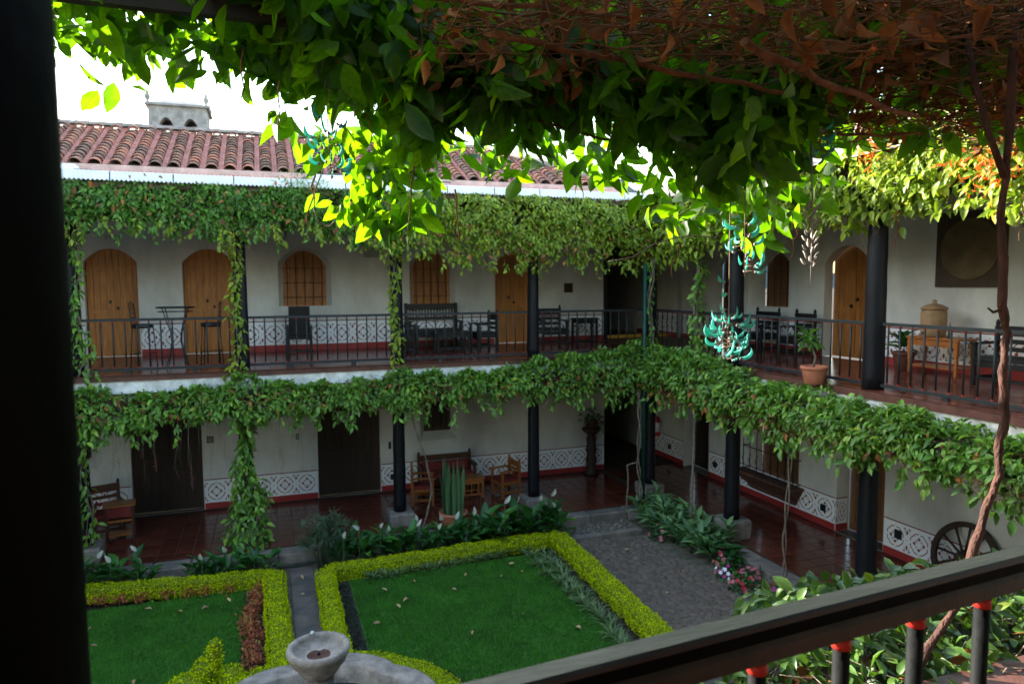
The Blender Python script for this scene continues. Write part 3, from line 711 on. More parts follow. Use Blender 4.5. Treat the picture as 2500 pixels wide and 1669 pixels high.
# eave: mortar drip, pink strip, red strip, white sheets with corrugated edge
m = MB(); m.box(-11, hipx0, RY0-.04, RY0+.06, 3.70, 3.955); m.build('fascia', 'fascia_pink', BW)
m = MB(); m.box(-11, hipx0, RY0-.12, RY0-.043, 3.74, 3.83); m.build('fascia', 'fascia_red', BW)
x = -11
while x < 8.9:
    m = MB(); L = 1.05; nseg = 14; v = []; 
    for i in range(nseg*2+1):
        xx = x+(L-.02)*i/(nseg*2); dz = .012 if i % 2 else -.008
        v += [(xx, 14.66, 3.50+dz*1.6), (xx, 14.70, 3.66+dz*.5), (xx, 15.86, 3.80+dz*.4)]
    f = []
    for i in range(nseg*2): f += [(3*i,3*i+3,3*i+4,3*i+1),(3*i+1,3*i+4,3*i+5,3*i+2)]
    m.add(v, f); m.add([(p[0],p[1],p[2]-.012) for p in v], [tuple(reversed(q)) for q in f]); m.build('eave_sheet', 'sheet_white', BW); x += L
for cx in (-3.65, 1.35):
    m = MB(); m.bbox(cx-.35, cx+.35, 15.42, 15.72, 3.74, 3.87, .02); m.build('roof_box', 'sheet_white', BW)
m = MB(); m.tube([(.0,14.75,3.55),(.6,15.1,3.66),(1.0,15.5,3.86),(1.7,15.75,3.95),(2.6,15.7,3.90),(4.0,15.6,3.85)], .018, 6); m.build('roof_cable', 'cable', BW)
m = MB(); m.tube([(-3.3,15.3,3.75),(-2.8,15.0,3.70),(-2.2,14.72,3.55)], .014, 6); m.tube([(-3.2,15.3,3.75),(-3.0,15.0,3.68),(-2.85,14.7,3.54)], .01, 6); m.build('roof_cable', 'cable', BW)
# a lower pale continuation of the roof to the right
m = MB(); m.box(8.5, 13.5, 15.9, 22, 3.46, 3.66); m.build('flat_roof', 'sheet_white', BW)
m = MB(); m.box(8.5, 13.5, 15.8, 15.9, 3.60, 3.72); m.build('fascia', 'fascia_red', BW)

# ------------------------------------------------------------------ right wing
RW = thing('gallery_building', 'white two-storey gallery wing along the right side, with door 306 and a barred lower window', 'building', (XW, 9, ZL))
r_up = [dict(a=13.10,b=14.52,zb=1.0,zs=2.04,za=2.40,d=.38,splay=.16), dict(a=10.82,b=12.02,zb=0.0,zs=1.98,za=2.32,d=.22), dict(a=14.92,b=15.80,zb=0.0,zs=2.02,za=2.34,d=.16)]
r_lo = [dict(a=12.62,b=14.28,zb=-3.10,zs=-1.2,za=-1.19,d=.30,splay=.05), dict(a=10.28,b=11.50,zb=ZL,zs=-1.25,za=-1.2,d=.34), dict(a=16.05,b=17.25,zb=ZL,zs=-1.2,za=-1.15,d=.3)]
m = MB(); wall(m, Tr, -1, 22.4, -.02, 3.42, r_up); m.build('upper_wall', 'plaster', RW)
m = MB(); wall(m, Tr, -1, 22.4, ZL-.02, -.44, r_lo); m.build('lower_wall', 'plaster', RW)
shutter_window(RW, Tr, r_up[0], 'door_mid', 5, 2); door(RW, Tr, r_up[1], 'shutter_wood', 0.0); door(RW, Tr, r_up[2], 'door_dark', 0.0)
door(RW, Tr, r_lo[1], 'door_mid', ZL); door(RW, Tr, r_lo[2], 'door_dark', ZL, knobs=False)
for a, bb in ((2,10.80), (12.04,14.90), (15.82,20.0)): dado(RW, Tr, a, bb, 0.0, .722)
for a, bb in ((4,10.26), (11.52,16.03), (17.27,19.5)): dado(RW, Tr, a, bb, ZL, .715)
# the dado turns into the recess of the lower door
m = MB(); m.add([(XW+.003,11.497,ZL+.15),(XW+.30,11.497,ZL+.15),(XW+.30,11.497,ZL+.69),(XW+.003,11.497,ZL+.69)], [(0,1,2,3)]); dd_ = m.build('dado', 'dado_white', RW)
m = MB(); m.box(XW+.003, XW+.30, 11.487, 11.497, ZL, ZL+.15); m.build('skirting', 'red_paint', dd_)
m = MB(); m.add([(XW+.003,11.494,ZL+.691),(XW+.30,11.494,ZL+.691),(XW+.30,11.494,ZL+.715),(XW+.003,11.494,ZL+.715)], [(0,1,2,3)]); m.build('border_line', 'stencil_red', dd_)
p = MB()
for P in MOT:
    q = [(XW+.16+x*.5, ZL+.412+y) for x, y in P]; p.add([(a, 11.491, z) for a, z in q], [tuple(range(len(q)))])
p.build('stencil', 'stencil_red', dd_)['kind'] = 'stuff'
numeral(RW, Tr, 11.42, 2.51, '306', .13, True)
# barred lower window: dark boards, projecting iron grille, corbelled stone sill
W5 = shutter_window(RW, Tr, r_lo[0], 'door_mid', 0, 0)
for i in range(8):
    y = 12.58+i*(14.32-12.58)/7; m = MB(); m.tube([(XW-.20,y,-3.0),(XW-.20,y,-.9)], .011, 6)
    m.tube([(XW-.20,y-.05,-2.9),(XW-.20,y,-2.82),(XW-.20,y+.05,-2.74),(XW-.20,y,-2.66),(XW-.20,y-.04,-2.58)], .009, 5); m.build('bar', 'iron', W5)
for z in (-2.98, -2.42, -1.72):
    m = MB(); m.tube([(XW,12.55,z),(XW-.20,12.55,z),(XW-.20,14.35,z),(XW,14.35,z)], .013, 6); m.build('bar', 'iron', W5)
m = MB(); prof = [(0,-3.03),(-.34,-3.03),(-.36,-3.08),(-.32,-3.14),(-.22,-3.20),(-.16,-3.30),(-.08,-3.36),(-.06,-3.45),(0,-3.50)]
nS = len(prof); v = []
for (y0, inset) in ((12.42, 0), (14.50, 0)):
    for i, (dx, z) in enumerate(prof): v.append((XW+dx-.002, y0+(1 if y0 < 13 else -1)*max(0, (i-3))*.055, z))
m.add(v, [tuple(range(nS-1,-1,-1)), tuple(range(nS,2*nS))]+[(i,(i+1)%nS,nS+(i+1)%nS,nS+i) for i in range(nS)]); m.build('sill', 'rust_stain', RW)
wallbox(RW, Tr, 'socket', 15.75, -3.28, .16, .15, 'iron', .02); wallbox(RW, Tr, 'socket', 11.85, -3.28, .15, .15, 'iron', .02); wallbox(RW, Tr, 'socket', 9.93, -3.22, .16, .17, 'iron', .02); wallbox(RW, Tr, 'socket', 18.0, -3.28, .16, .15, 'iron', .02)
wallbox(RW, Tr, 'light_switch', 10.66, 1.33, .06, .14, 'grey_paint', .02); wallbox(RW, Tr, 'light_switch', 8.66, -2.0, .09, .12, 'grey_paint', .02)
wallbox(RW, Tr, 'socket', 15.86, .42, .14, .13, 'iron', .02)
m = MB(); m.tube([(XW-.05,17.5,.0),(XW-.05,17.5,3.38)], .05, 8); m.build('downpipe', 'grey_paint', RW)
m = MB(); prismv(m, [(EX,EY,EZ),(EX,-1,EZ),(XW,-1,0),(XW,YW,0)], -.11); m.build('gallery_floor', 'ledge_red', RW)
m = MB(); m.box(EX+.03, EX+.30, -1, EY+.3, -.47, EZ-.11); m.build('edge_beam', 'plaster_edge', RW)
m = MB(); m.box(EX+.30, 11.6, -1, EY+.29, -.46, -.24); m.build('lower_ceiling', 'ceiling_wood', RW)
m = MB(); m.box(8.86, 9.16, -1, 15.0, 2.80, 3.04); m.build('eave_beam', 'column_black', RW)
m = MB(); m.box(8.5, 12.5, -1, 14.74, 3.38, 3.46); m.build('upper_ceiling', 'ceiling_wood', RW)
m = MB(); m.add([(8.35,-1,3.44),(8.35,15.9,3.44),(12.5,15.9,5.2),(12.5,-1,5.2)], [(0,1,2,3)]); m.box(8.6,12.5,-1,15.8,3.465,3.54); m.build('roof', 'fascia_pink', RW)
for i in range(24):
    y = 1.0+i*.6; m = MB(); m.box(EX+.31, XW-.01, y-.04, y+.04, -.58, -.462); m.build('joist', 'ceiling_wood', RW)

# glossy square tiles on the upper gallery floors, slightly falling
def upper_tiles():
    s = .30; t = MB(); h = s/2-.004
    t.add([(-h,-h,0),(h,-h,0),(h,h,0),(-h,h,0)], [(0,1,2,3)])
    r = MB()
    for i in range(44):
        for j in range(9):
            x = -4.3+i*s; y = 15.05+j*s
            if y > YW-.1 or x > EX+(y-EY)*.9-.1: continue
            pts = [(x+p[0], y+p[1]) for p in t.v]; r.add([(a, c, EZ*(YW-c)/(YW-EY)+.003) for a, c in pts], t.f)
    o = r.build('floor_tile', 'tile_upper', BW); o['kind'] = 'stuff'
    r = MB()
    for i in range(8):
        for j in range(36):
            x = EX+.16+i*s; y = 5+j*s
            if x > XW-.1 or y > EY+(x-EX)*1.1-.2: continue
            pts = [(x+p[0], y+p[1]) for p in t.v]; r.add([(a, c, EZ*(XW-a)/(XW-EX)+.003) for a, c in pts], t.f)
    o = r.build('floor_tile', 'tile_upper', RW); o['kind'] = 'stuff'
upper_tiles()

# ------------------------------------------------------------------ unseen left wing and an added blocker that shade the courtyard
LW = thing('gallery_building', 'two-storey wing closing the courtyard on the left, outside the frame', 'building', (-8, 14, ZL))
m = MB(); m.box(-12, -7.6, 7.4, 22, ZL, 3.4); m.build('wall', 'plaster', LW)
m = MB(); m.prism([(-13.0,3.2),(-6.2,3.2),(-6.2,3.35),(-9.6,5.6),(-13.0,3.35)], 7.2, 11.6, 'y'); m.build('roof', 'roof_tile', LW)
m = MB(); m.box(-12, -7.2, 11.7, 23, 3.4, 4.6); m.build('added_storey', 'plaster', LW)  # added unseen storey, raised to cut sky light on the right wall
m = MB(); m.prism([(-12.6,4.6),(-6.6,4.6),(-9.6,6.2)], 11.6, 23.1, 'y'); m.build('roof', 'roof_tile', LW)
BLK = thing('sun_blocker', 'tall plain church added beyond the back left corner against the sun, outside the frame', 'blocker', (-13, 28, -4.0))  # added unseen mass, sized to keep the sun off the right wing
m = MB(); m.box(-20, -7.4, 25.2, 31, -4.0, 12.0); m.build('wall', 'tower_stone', BLK)
m = MB(); m.prism([(25.0,12.0),(31.2,12.0),(28.1,13.6)], -20.2, -7.2, 'x'); m.build('roof', 'roof_tile', BLK)
# ================================================================== near gallery: the floor and railing in front of the camera, black pillar
FWg = thing('gallery_building', 'near gallery we look out from: dark red tiled ledge below the near railing', 'building', (0, -1, -.2))
m = MB(); m.box(-6, 9.0, -4, 2.14, -.32, -.12); m.build('ledge', 'ledge_red', FWg)
m = MB(); m.box(-6, 9.0, -4.3, -4, -.3, 3.6); m.build('wall', 'door_dark', FWg)
m = MB(); m.box(-6, 9.0, -4, .55, 3.15, 3.25); m.build('ceiling', 'ceiling_wood', FWg)
m = MB(); m.prism([(-4.3,4.6),(.9,3.2),(.9,3.28),(-4.3,4.8)], -6, 9.0, 'x'); m.build('roof', 'roof_tile', FWg)
m = MB(); m.box(-6, 9.0, 1.78, 2.10, -3.98, -.33); m.build('lower_front', 'dark_interior', FWg)

def column(label, x, y, z0, z1, r0, r1, base=None, group=None, capital=True):
    t = thing('column', label, 'column', (x, y, z0), 0, group)
    H = z1-z0; s0 = 0.0
    if base:
        bw, bh = base; m = MB()
        ring = []
        for (hw, z) in ((bw*.47, -.02), (bw*.49, bh*.5), (bw*.5, bh*.86), (bw*.465, bh)):
            c = hw*.10; ring.append([(-hw+c,-hw,z),(hw-c,-hw,z),(hw,-hw+c,z),(hw,hw-c,z),(hw-c,hw,z),(-hw+c,hw,z),(-hw,hw-c,z),(-hw,-hw+c,z)])
        v = [p for q in ring for p in q]; f = [(i*8+j, i*8+(j+1)%8, i*8+8+(j+1)%8, i*8+8+j) for i in range(3) for j in range(8)]+[tuple(range(24,32))]
        m.add(v, f); m.build('stone_base', 'stone', t, False); s0 = bh-.004
    ph_ = random.uniform(0,6.28); m = MB(); m.lathe([((r0+(r1-r0)*i_/14)*(1+.018*math.sin(i_*1.9+ph_)), s0+(H-.22-s0)*i_/14) for i_ in range(15)], (0,0,0), 20, 0, True, 'z', lambda a_: 1+.025*math.sin(3*a_+ph_)); m.build('shaft', 'column_black', t, False)
    if capital:
        m = MB(); m.lathe([(r1*1.02, H-.24),(r1*1.25, H-.21),(r1*1.25, H-.17),(r1*1.05, H-.14),(r1*1.35, H-.02),(r1*1.4, H)], (0,0,0), 16); m.build('capital', 'column_black', t, False)
    return t
def fl(y): return EZ*(YW-y)/(YW-EY)
ub = [-3.43, -.48, 2.66, 5.82, 8.93]
nm = ['left of door 310, half hidden by the near pillar', 'between doors 309 and the first window, draped in vine', 'between the two barred windows', 'in front of the third door', 'in the corner of the courtyard']
for i, x in enumerate(ub): column('black wooden upper gallery column '+nm[i], x, YB, fl(YB), 2.82, .145, .12, None, 'upper gallery columns')
lm = ['at the far left behind hanging vine', 'almost hidden by climbing leaves', 'on a square stone base beside the snake plant', 'on a stone base beside the white lilies', 'on a stone base in the dark corner, with a fire extinguisher beside it']
for i, x in enumerate(ub): column('black lower gallery column '+lm[i], x, YB, ZL, -.47, .14, .125, (.56, .28), 'lower gallery columns')
for y, a, bb in ((12.03, 'behind the big hanging turquoise flower', 'standing on a tall stone block by the flower bed'), (8.55, 'right of the potted plant on the ledge', 'in front of the lower brown door')):
    column('black upper column of the right gallery '+a, XR, y, fl(YB), 2.80, .165, .14, None, 'upper gallery columns')
    column('black lower column of the right gallery '+bb, XR, y, ZL, -.47, .16, .14, (.60, .38), 'lower gallery columns')

# balusters with a red collar at head and foot
def baluster_mesh(L, r, cap):
    m = MB(); m.lathe([(r, 0), (r, cap)], (0,0,0), 8, 1); m.lathe([(r*.92, cap), (r*.92, L-cap)], (0,0,0), 8, 0); m.lathe([(r, L-cap), (r, L)], (0,0,0), 8, 1)
    me = bpy.data.meshes.new('baluster'); me.from_pydata(m.v, [], m.f); me.materials.append(MATS['rail_black']); me.materials.append(MATS['collar_red'])
    me.polygons.foreach_set('material_index', m.m); me.polygons.foreach_set('use_smooth', m.sm); me.update(); return me
bal = baluster_mesh(.915, .0160, .030)
def railing(label, a, bb, zb=-.058, feet=True):
    a = Vector(a); bb = Vector(bb); d = (bb-a); L = d.length; rz = math.atan2(d.y, d.x)
    t = thing('railing', label, 'railing', (a.x, a.y, fl(YB)), rz, 'gallery railings'); o = -fl(YB)
    m = MB(); m.bbox(0, L, -.026, .026, o+.90, o+.95, .008); m.build('top_rail', 'rail_black', t, False)
    m = MB(); m.bbox(0, L, -.024, .024, o+zb, o+zb+.05, .006); m.build('bottom_rail', 'rail_black', t, False)
    n = max(2, round(L/.212))
    for i in range(n): link_mesh('baluster', bal, t, loc=(L*(i+.5)/n, 0, o-.012))
    if feet:
        for q in (.28, .72): m = MB(); m.box(L*q-.05, L*q+.05, -.035, .035, 0, o+zb-.002); m.build('foot', 'rail_black', t, False)
rr = .13
for (i, lab) in ((0, 'railing in front of doors 310 and 309'), (1, 'railing in front of the leather chair'), (2, 'railing in front of the black bench'), (3, 'railing left of the corner column')):
    railing('dark '+lab, (ub[i]+rr, YB), (ub[i+1]-rr, YB))
railing('dark railing running right from the corner column', (8.97, YB-rr), (XR, 12.03+rr+.02)); railing('dark railing behind the potted plant on the ledge', (XR, 12.03-rr-.02), (XR, 8.55+rr+.03)); railing('dark railing in front of the clay water filter', (XR, 8.55-rr-.03), (XR, 4.4))

# near railing
nr = thing('railing', 'thick dark handrail right in front of us, red-collared balusters below', 'railing', (.1, .96, -.12))
ang = math.atan(.080); def_y = lambda x: 1.019+.080*(x-.55)
M = Matrix.Translation((0,0,0))
def along(x0, x1, y0, y1, z0, z1, bev, name, mm):
    m = MB(); L = (x1-x0)/math.cos(ang)
    m.bbox(0, L, y0, y1, z0, z1, bev); M = Matrix.Translation((x0, def_y(x0), 0)) @ Matrix.Rotation(math.atan(.080), 4, 'Z')
    m.v = [tuple(M @ Vector(p)) for p in m.v]; return m.build(name, mm, nr)
along(-.24, 4.6, -.016, .034, .936, .950, .005, 'handrail', 'near_rail')
along(-.24, 4.6, -.011, .028, .910, .9355, .004, 'rail_shade_band', 'pillar_black')  # black strip painting the shade on the rail's near face
along(-.24, 4.6, -.018, .028, .872, .9095, .010, 'under_rail', 'near_rail_under')
along(-.24, 4.6, -.022, .024, -.05, .0, .006, 'bottom_rail', 'near_rail')
nb = MB(); nb.lathe([(.0165, 0), (.0165, .87)], (0,0,0), 16); nbo = nb.build('baluster', 'near_baluster', nr, False); nbm = nbo.data
cb = MB(); cb.lathe([(.0185, 0), (.0185, .022)], (0,0,0), 16); cbm = bpy.data.meshes.new('collar'); cbm.from_pydata(cb.v, [], cb.f); cbm.materials.append(MATS['collar_red']); cbm.polygons.foreach_set('use_smooth', cb.sm); cbm.update()
bpy.data.objects.remove(nbo)
for i in range(20):
    x = -.02+.2165*i; o = link_mesh('baluster', nbm, nr, loc=Vector((x, def_y(x), 0.0))-nr.location)
    link_mesh('collar', cbm, o, loc=(0,0,.848))
m = thing('column', 'large near-black pillar filling the left edge, very close to us', 'column', (-.405, 1.02, -.12))
q = MB(); q.lathe([(.168, 0), (.168, 3.3)], (0,0,0), 40); q.build('shaft', 'pillar_black', m, False)

# ------------------------------------------------------------------ furniture
def box_part(t, name, mm, *boxes):
    m = MB()
    for bx in boxes: m.bbox(*bx, .006)
    return m.build(name, mm, t, False)
def armchair(label, loc, rz, wm, cm, group=None, w=.58, back=.92, slats=3, cushion=True, name='armchair'):
    t = thing(name, label, 'chair', loc, rz, group); h = w/2
    for sx in (-1, 1):
        x = sx*(h-.03)
        box_part(t, 'leg', wm, (x-.03, x+.03, -.27, -.21, 0, .64)); box_part(t, 'leg', wm, (x-.03, x+.03, .21, .27, 0, back-.06))
        m = MB(); m.lathe([(.02,back-.06),(.035,back-.03),(.03,back+.0),(.012,back+.03),(.0,back+.045)], (x,.24,0), 8); m.build('finial', wm, t, False)
        box_part(t, 'armrest', wm, (x-.045, x+.045, -.31, .22, .64, .675)); box_part(t, 'side_rail', wm, (x-.018, x+.018, -.20, .20, .10, .16), (x-.018, x+.018, -.20, .20, .33, .40))
    box_part(t, 'seat', cm, (-h+.06, h-.06, -.27, .23, .40, .47))
    box_part(t, 'front_rail', wm, (-h+.06, h-.06, -.26, -.225, .30, .39), (-h+.06, h-.06, -.26, -.225, .10, .15))
    for i in range(slats):
        z = .50+(back-.62)*(i+.5)/slats; box_part(t, 'back_slat', wm if not (cushion and i == 0) else cm, (-h+.06, h-.06, .225, .255, z-.035, z+.035))
    box_part(t, 'top_slat', wm, (-h+.06, h-.06, .222, .258, back-.15, back-.06))
    return t
def settee(label, loc, rz, wm, cm, w, back, vert=0, name='bench'):
    t = thing(name, label, 'bench', loc, rz); h = w/2
    for sx in (-1, 1):
        x = sx*(h-.035)
        box_part(t, 'leg', wm, (x-.035, x+.035, -.28, -.21, 0, .64)); box_part(t, 'leg', wm, (x-.035, x+.035, .20, .27, 0, back))
        box_part(t, 'armrest', wm, (x-.05, x+.05, -.32, .20, .64, .68))
        if not vert:
            m = MB(); m.lathe([(.025,back),(.04,back+.03),(.03,back+.06),(.0,back+.09)], (x,.235,0), 8); m.build('finial', wm, t, False)
    box_part(t, 'seat', cm, (-h+.07, h-.07, -.27, .22, .40, .48)); box_part(t, 'front_rail', wm, (-h+.07, h-.07, -.275, -.235, .29, .395), (-h+.07, h-.07, -.275, -.235, .08, .13))
    box_part(t, 'top_rail', wm, (-h+.07, h-.07, .205, .265, back-.14, back-.02))
    if vert:
        box_part(t, 'back_rail', wm, (-h+.07, h-.07, .21, .26, back-.42, back-.36))
        for i in range(vert): x = -h+.1+(w-.2)*(i+.5)/vert; box_part(t, 'back_spindle', wm, (x-.013, x+.013, .222, .248, back-.36, back-.14))
    else:
        box_part(t, 'back_cushion', cm, (-h+.09, h-.09, .16, .225, .49, .72)); box_part(t, 'back_rail', wm, (-h+.07, h-.07, .215, .255, .49, .56))
    return t
def low_table(label, loc, rz, wm, w, d, h, spindles=3, name='coffee_table'):
    t = thing(name, label, 'table', loc, rz)
    box_part(t, 'tabletop', wm, (-w/2, w/2, -d/2, d/2, h-.035, h))
    for sx in (-1, 1):
        for sy in (-1, 1): x = sx*(w/2-.05); y = sy*(d/2-.05); box_part(t, 'leg', wm, (x-.028, x+.028, y-.028, y+.028, 0, h-.036))
    for sy in (-1, 1):
        y = sy*(d/2-.05); box_part(t, 'apron', wm, (-w/2+.08, w/2-.08, y-.012, y+.012, h-.14, h-.036)); box_part(t, 'stretcher', wm, (-w/2+.08, w/2-.08, y-.015, y+.015, .07, .11))
        for i in range(spindles): x = -w/2+.08+(w-.16)*(i+.5)/spindles; m = MB(); m.lathe([(.012,.11),(.018,.18),(.010,.24),(.012,h-.14)], (x,y,0), 6); m.build('spindle', wm, t, False)
    return t
# lower gallery sitting group
settee('reddish wooden settee with red cushions against the lower wall, behind the snake plant', (4.24, 17.3, ZL), 0, 'furn_dark', 'cushion_red', 1.42, .90)
low_table('orange wooden coffee table with spindled sides, right of the snake plant', (4.55, 16.55, ZL), 0, 'furn_orange_x', .84, .46, .50, 4)
armchair('orange wooden armchair with red seat facing left, right of the coffee table', (5.52, 16.35, ZL), R(-80), 'furn_orange', 'cushion_red', 'lower gallery armchairs')
armchair('orange wooden armchair with red seat facing right, left of the snake plant', (3.42, 16.45, ZL), R(80), 'furn_orange', 'cushion_red', 'lower gallery armchairs')
armchair('dark wooden armchair at the far left of the lower gallery, back towards the door', (-3.35, 16.75, ZL), R(20), 'furn_dark', 'cushion_red', 'lower gallery armchairs', .6, 1.05)
t = thing('side_table', 'small orange wooden side table beside the far left lower armchair', 'table', (-3.02, 16.25, ZL), R(8))
box_part(t, 'tabletop', 'furn_orange_x', (-.30,.30,-.22,.22,.72,.755))
for sx in (-1,1):
    for sy in (-1,1): box_part(t, 'leg', 'furn_dark', (sx*.24-.025, sx*.24+.025, sy*.17-.025, sy*.17+.025, 0, .72))
box_part(t, 'drawer', 'cushion_red', (-.22,.22,-.185,-.15,.50,.70)); box_part(t, 'shelf', 'furn_orange_x', (-.22,.22,-.17,.17,.10,.13), (-.22,.22,-.185,-.15,.40,.44))
# upper gallery
t = thing('armchair', 'black leather high-backed chair under the first barred window', 'chair', (.70, 16.75, -.045), R(-4))
box_part(t, 'backrest', 'leather_black', (-.235,.235,.17,.26,.50,1.13)); box_part(t, 'back_panel', 'leather_black', (-.17,.17,.155,.172,.62,1.06)); box_part(t, 'seat', 'leather_black', (-.25,.25,-.27,.20,.40,.50))
for sx in (-1,1):
    box_part(t, 'leg', 'furn_black', (sx*.25-.03,sx*.25+.03,-.27,-.21,0,.66)); box_part(t, 'leg', 'furn_black', (sx*.25-.03,sx*.25+.03,.19,.25,0,.5)); box_part(t, 'armrest', 'furn_black', (sx*.26-.035,sx*.26+.035,-.29,.18,.655,.69))
box_part(t, 'stretcher', 'furn_black', (-.22,.22,-.25,-.22,.12,.17))
settee('black bench with spindled back under the second barred window', (3.95, 17.32, -.01), 0, 'furn_black', 'furn_black', 1.36, 1.12, 15)
low_table('black low table in front of the black spindled bench', (4.20, 16.45, -.05), 0, 'furn_black', .86, .46, .50, 2)
armchair('black armchair at the left end of the spindled bench, half behind a column', (3.06, 16.35, -.05), R(85), 'furn_black', 'furn_black', 'black upper gallery chairs')
armchair('black armchair facing left just left of the third door', (5.02, 16.5, -.05), R(-85), 'furn_black', 'furn_black', 'black upper gallery chairs', .56, .96)
armchair('black ladder-back armchair between third door and the wall plaque', (6.98, 16.9, -.03), R(0), 'furn_black', 'furn_black', 'black upper gallery chairs', .72, 1.02)
low_table('narrow black table below the dark wall plaque', (7.95, 16.95, -.03), 0, 'furn_black', .66, .40, .70, 0, 'side_table')
armchair('black armchair by the right wall, left of two, seen behind the hanging turquoise flower', (10.7, 13.4, -.03), R(-90), 'furn_black', 'furn_black', 'black upper gallery chairs', .8, 1.0)
armchair('black armchair by the right wall, nearer door 306', (10.7, 12.2, -.03), R(-90), 'furn_black', 'furn_black', 'black upper gallery chairs', .6, 1.0)
armchair('black armchair at the right edge, beside the clay filter table', (10.55, 7.45, -.03), R(-90), 'furn_black', 'furn_black', 'black upper gallery chairs', .9, .98)
# wrought iron bistro set
t = thing('bistro_table', 'tall black iron bistro table in front of doors 310 and 309', 'table', (-1.75, 15.85, fl(15.85)))
m = MB(); m.lathe([(.36,1.20),(.37,1.21),(.37,1.225),(.36,1.23)], (0,0,0), 24); m.build('tabletop', 'iron', t, False)
m = MB(); m.tube([(.33*math.cos(a),.33*math.sin(a),1.13) for a in [i*2*math.pi/20 for i in range(21)]], .007, 5); m.build('ring', 'iron', t, False)
for i in range(4):
    a = math.pi/4+i*math.pi/2; m = MB(); m.tube([(r*math.cos(a), r*math.sin(a), z) for r, z in ((.31,1.20),(.26,1.05),(.14,.72),(.12,.52),(.20,.22),(.27,0))], .011, 6); m.build('leg', 'iron', t, False)
def bar_stool(label, loc, rz):
    t = thing('bar_stool', label, 'stool', loc, rz, 'iron bar stools')
    m = MB(); m.lathe([(.19,.80),(.205,.82),(.205,.86),(.18,.885)], (0,0,0), 18); m.build('seat', 'leather_black', t, False)
    for sx in (-1,1):
        for sy in (-1,1): m = MB(); m.tube([(sx*.15,sy*.15,.81),(sx*.19,sy*.19,0)], .011, 6); m.build('leg', 'iron', t, False)
    m = MB(); m.tube([(-.185,-.185,.28),(.185,-.185,.28),(.185,.185,.28),(-.185,.185,.28),(-.185,-.185,.28)], .008, 5); m.build('footrest', 'iron', t, False)
    m = MB(); m.tube([(-.14,.16,.81),(-.13,.20,1.30)], .010, 6); m.tube([(.14,.16,.81),(.13,.20,1.30)], .010, 6)
    for i in range(5):
        z = .90+i*.08; m.tube([(-.135,.18,z),(.135,.188,z+.08)], .006, 5); m.tube([(.135,.18,z),(-.135,.188,z+.08)], .006, 5)
    m.tube([(-.13,.20,1.28),(0,.21,1.33),(.13,.20,1.28)], .009, 6); m.build('backrest', 'iron', t, False)
bar_stool('black iron bar stool with lattice back, left of the tall table', (-2.38, 15.95, fl(15.95)), R(80)); bar_stool('black iron bar stool right of the tall table, behind the leafy column', (-1.10, 15.95, fl(15.95)), R(-95))
# right gallery: table with the clay water filter, framed disc
t = thing('side_table', 'orange wooden table carrying the clay water filter', 'table', (10.72, 8.95, -.03))
box_part(t, 'tabletop', 'furn_orange_x', (-.22,.24,-.66,.34,.64,.675)); box_part(t, 'apron', 'furn_orange_x', (-.19,-.17,-.60,.28,.52,.638))
for sx in (-1,1):
    for y in (-.60,.28): m = MB(); m.bbox(sx*.18-.03,sx*.18+.03,y-.03,y+.03,.36,.64,.004); m.lathe([(.02,0),(.032,.10),(.022,.2),(.034,.3),(.025,.36)], (sx*.18,y,0), 8); m.build('leg', 'furn_orange', t, False)
box_part(t, 'shelf', 'furn_orange_x', (-.2,.2,-.6,.3,.16,.185))
t = thing('water_filter', 'tan clay barrel-shaped water filter with lid on the orange table', 'filter', (10.70, 8.92, .647))
m = MB(); m.lathe([(.17,0),(.19,.02),(.20,.15),(.20,.40),(.185,.46)], (0,0,0), 24); m.build('body', 'clay', t, False)
m = MB(); m.lathe([(.205,.46),(.215,.475),(.205,.49),(.12,.54),(.035,.56),(.03,.58),(.042,.60),(.02,.62)], (0,0,0), 24); m.build('lid', 'clay', t, False)
m = MB(); m.tube([(-.19,0,.07),(-.25,0,.07),(-.255,0,.04)], .012, 6); m.build('tap', 'iron', t, False)
t = thing('bottle', 'small clear bottle with teal base beside the clay filter', 'bottle', (10.62, 8.55, .647))
m = MB(); m.lathe([(.03,0),(.034,.02),(.034,.10),(.028,.12)], (0,0,0), 12); m.build('base', 'green_pole', t, False); m = MB(); m.lathe([(.026,.12),(.022,.18),(.010,.22),(.010,.27)], (0,0,0), 12); m.build('neck', 'glass_lamp', t, False)
t = thing('wall_panel', 'dark square wall panel holding a large tan disc, on the upper right wall', 'panel', (XW-.03, 8.72, 2.12))
m = MB(); m.box(-.03,.028,-.62,.62,-.64,.64); m.build('frame', 'panel_dark', t, False)
m = MB(); m.lathe([(.50,-.055),(.525,-.05),(.525,-.031)], (0,0,0), 48, 0, True, 'x'); m.build('disc', 'disc_tan', t, False)
# lanterns
def lantern(label, x, y, z):
    t = thing('lantern', label, 'lantern', (x, y, z), 0, 'gallery lanterns')
    m = MB(); m.lathe([(.075,0),(.115,.20)], (0,0,0), 6, 0, False); m.build('glass', 'glass_lamp', t, False)
    for i in range(6):
        a = i*math.pi/3; m = MB(); m.tube([(.078*math.cos(a),.078*math.sin(a),-.005),(.118*math.cos(a),.118*math.sin(a),.205)], .008, 5); m.build('bar', 'iron', t, False)
    m = MB(); m.lathe([(.135,.20),(.135,.215),(.05,.29),(.02,.31)], (0,0,0), 6, 0, False); m.tube([(0,0,.3),(0,0,.45)], .008, 5); m.lathe([(.06,-.02),(.085,0)], (0,0,0), 6, 0, False); m.build('cap', 'iron', t, False)
lantern('black iron lantern hanging under the vine above the leather chair', .34, 15.12, 2.52); lantern('black iron lantern by the far left upper column', -3.18, 15.3, 2.58)
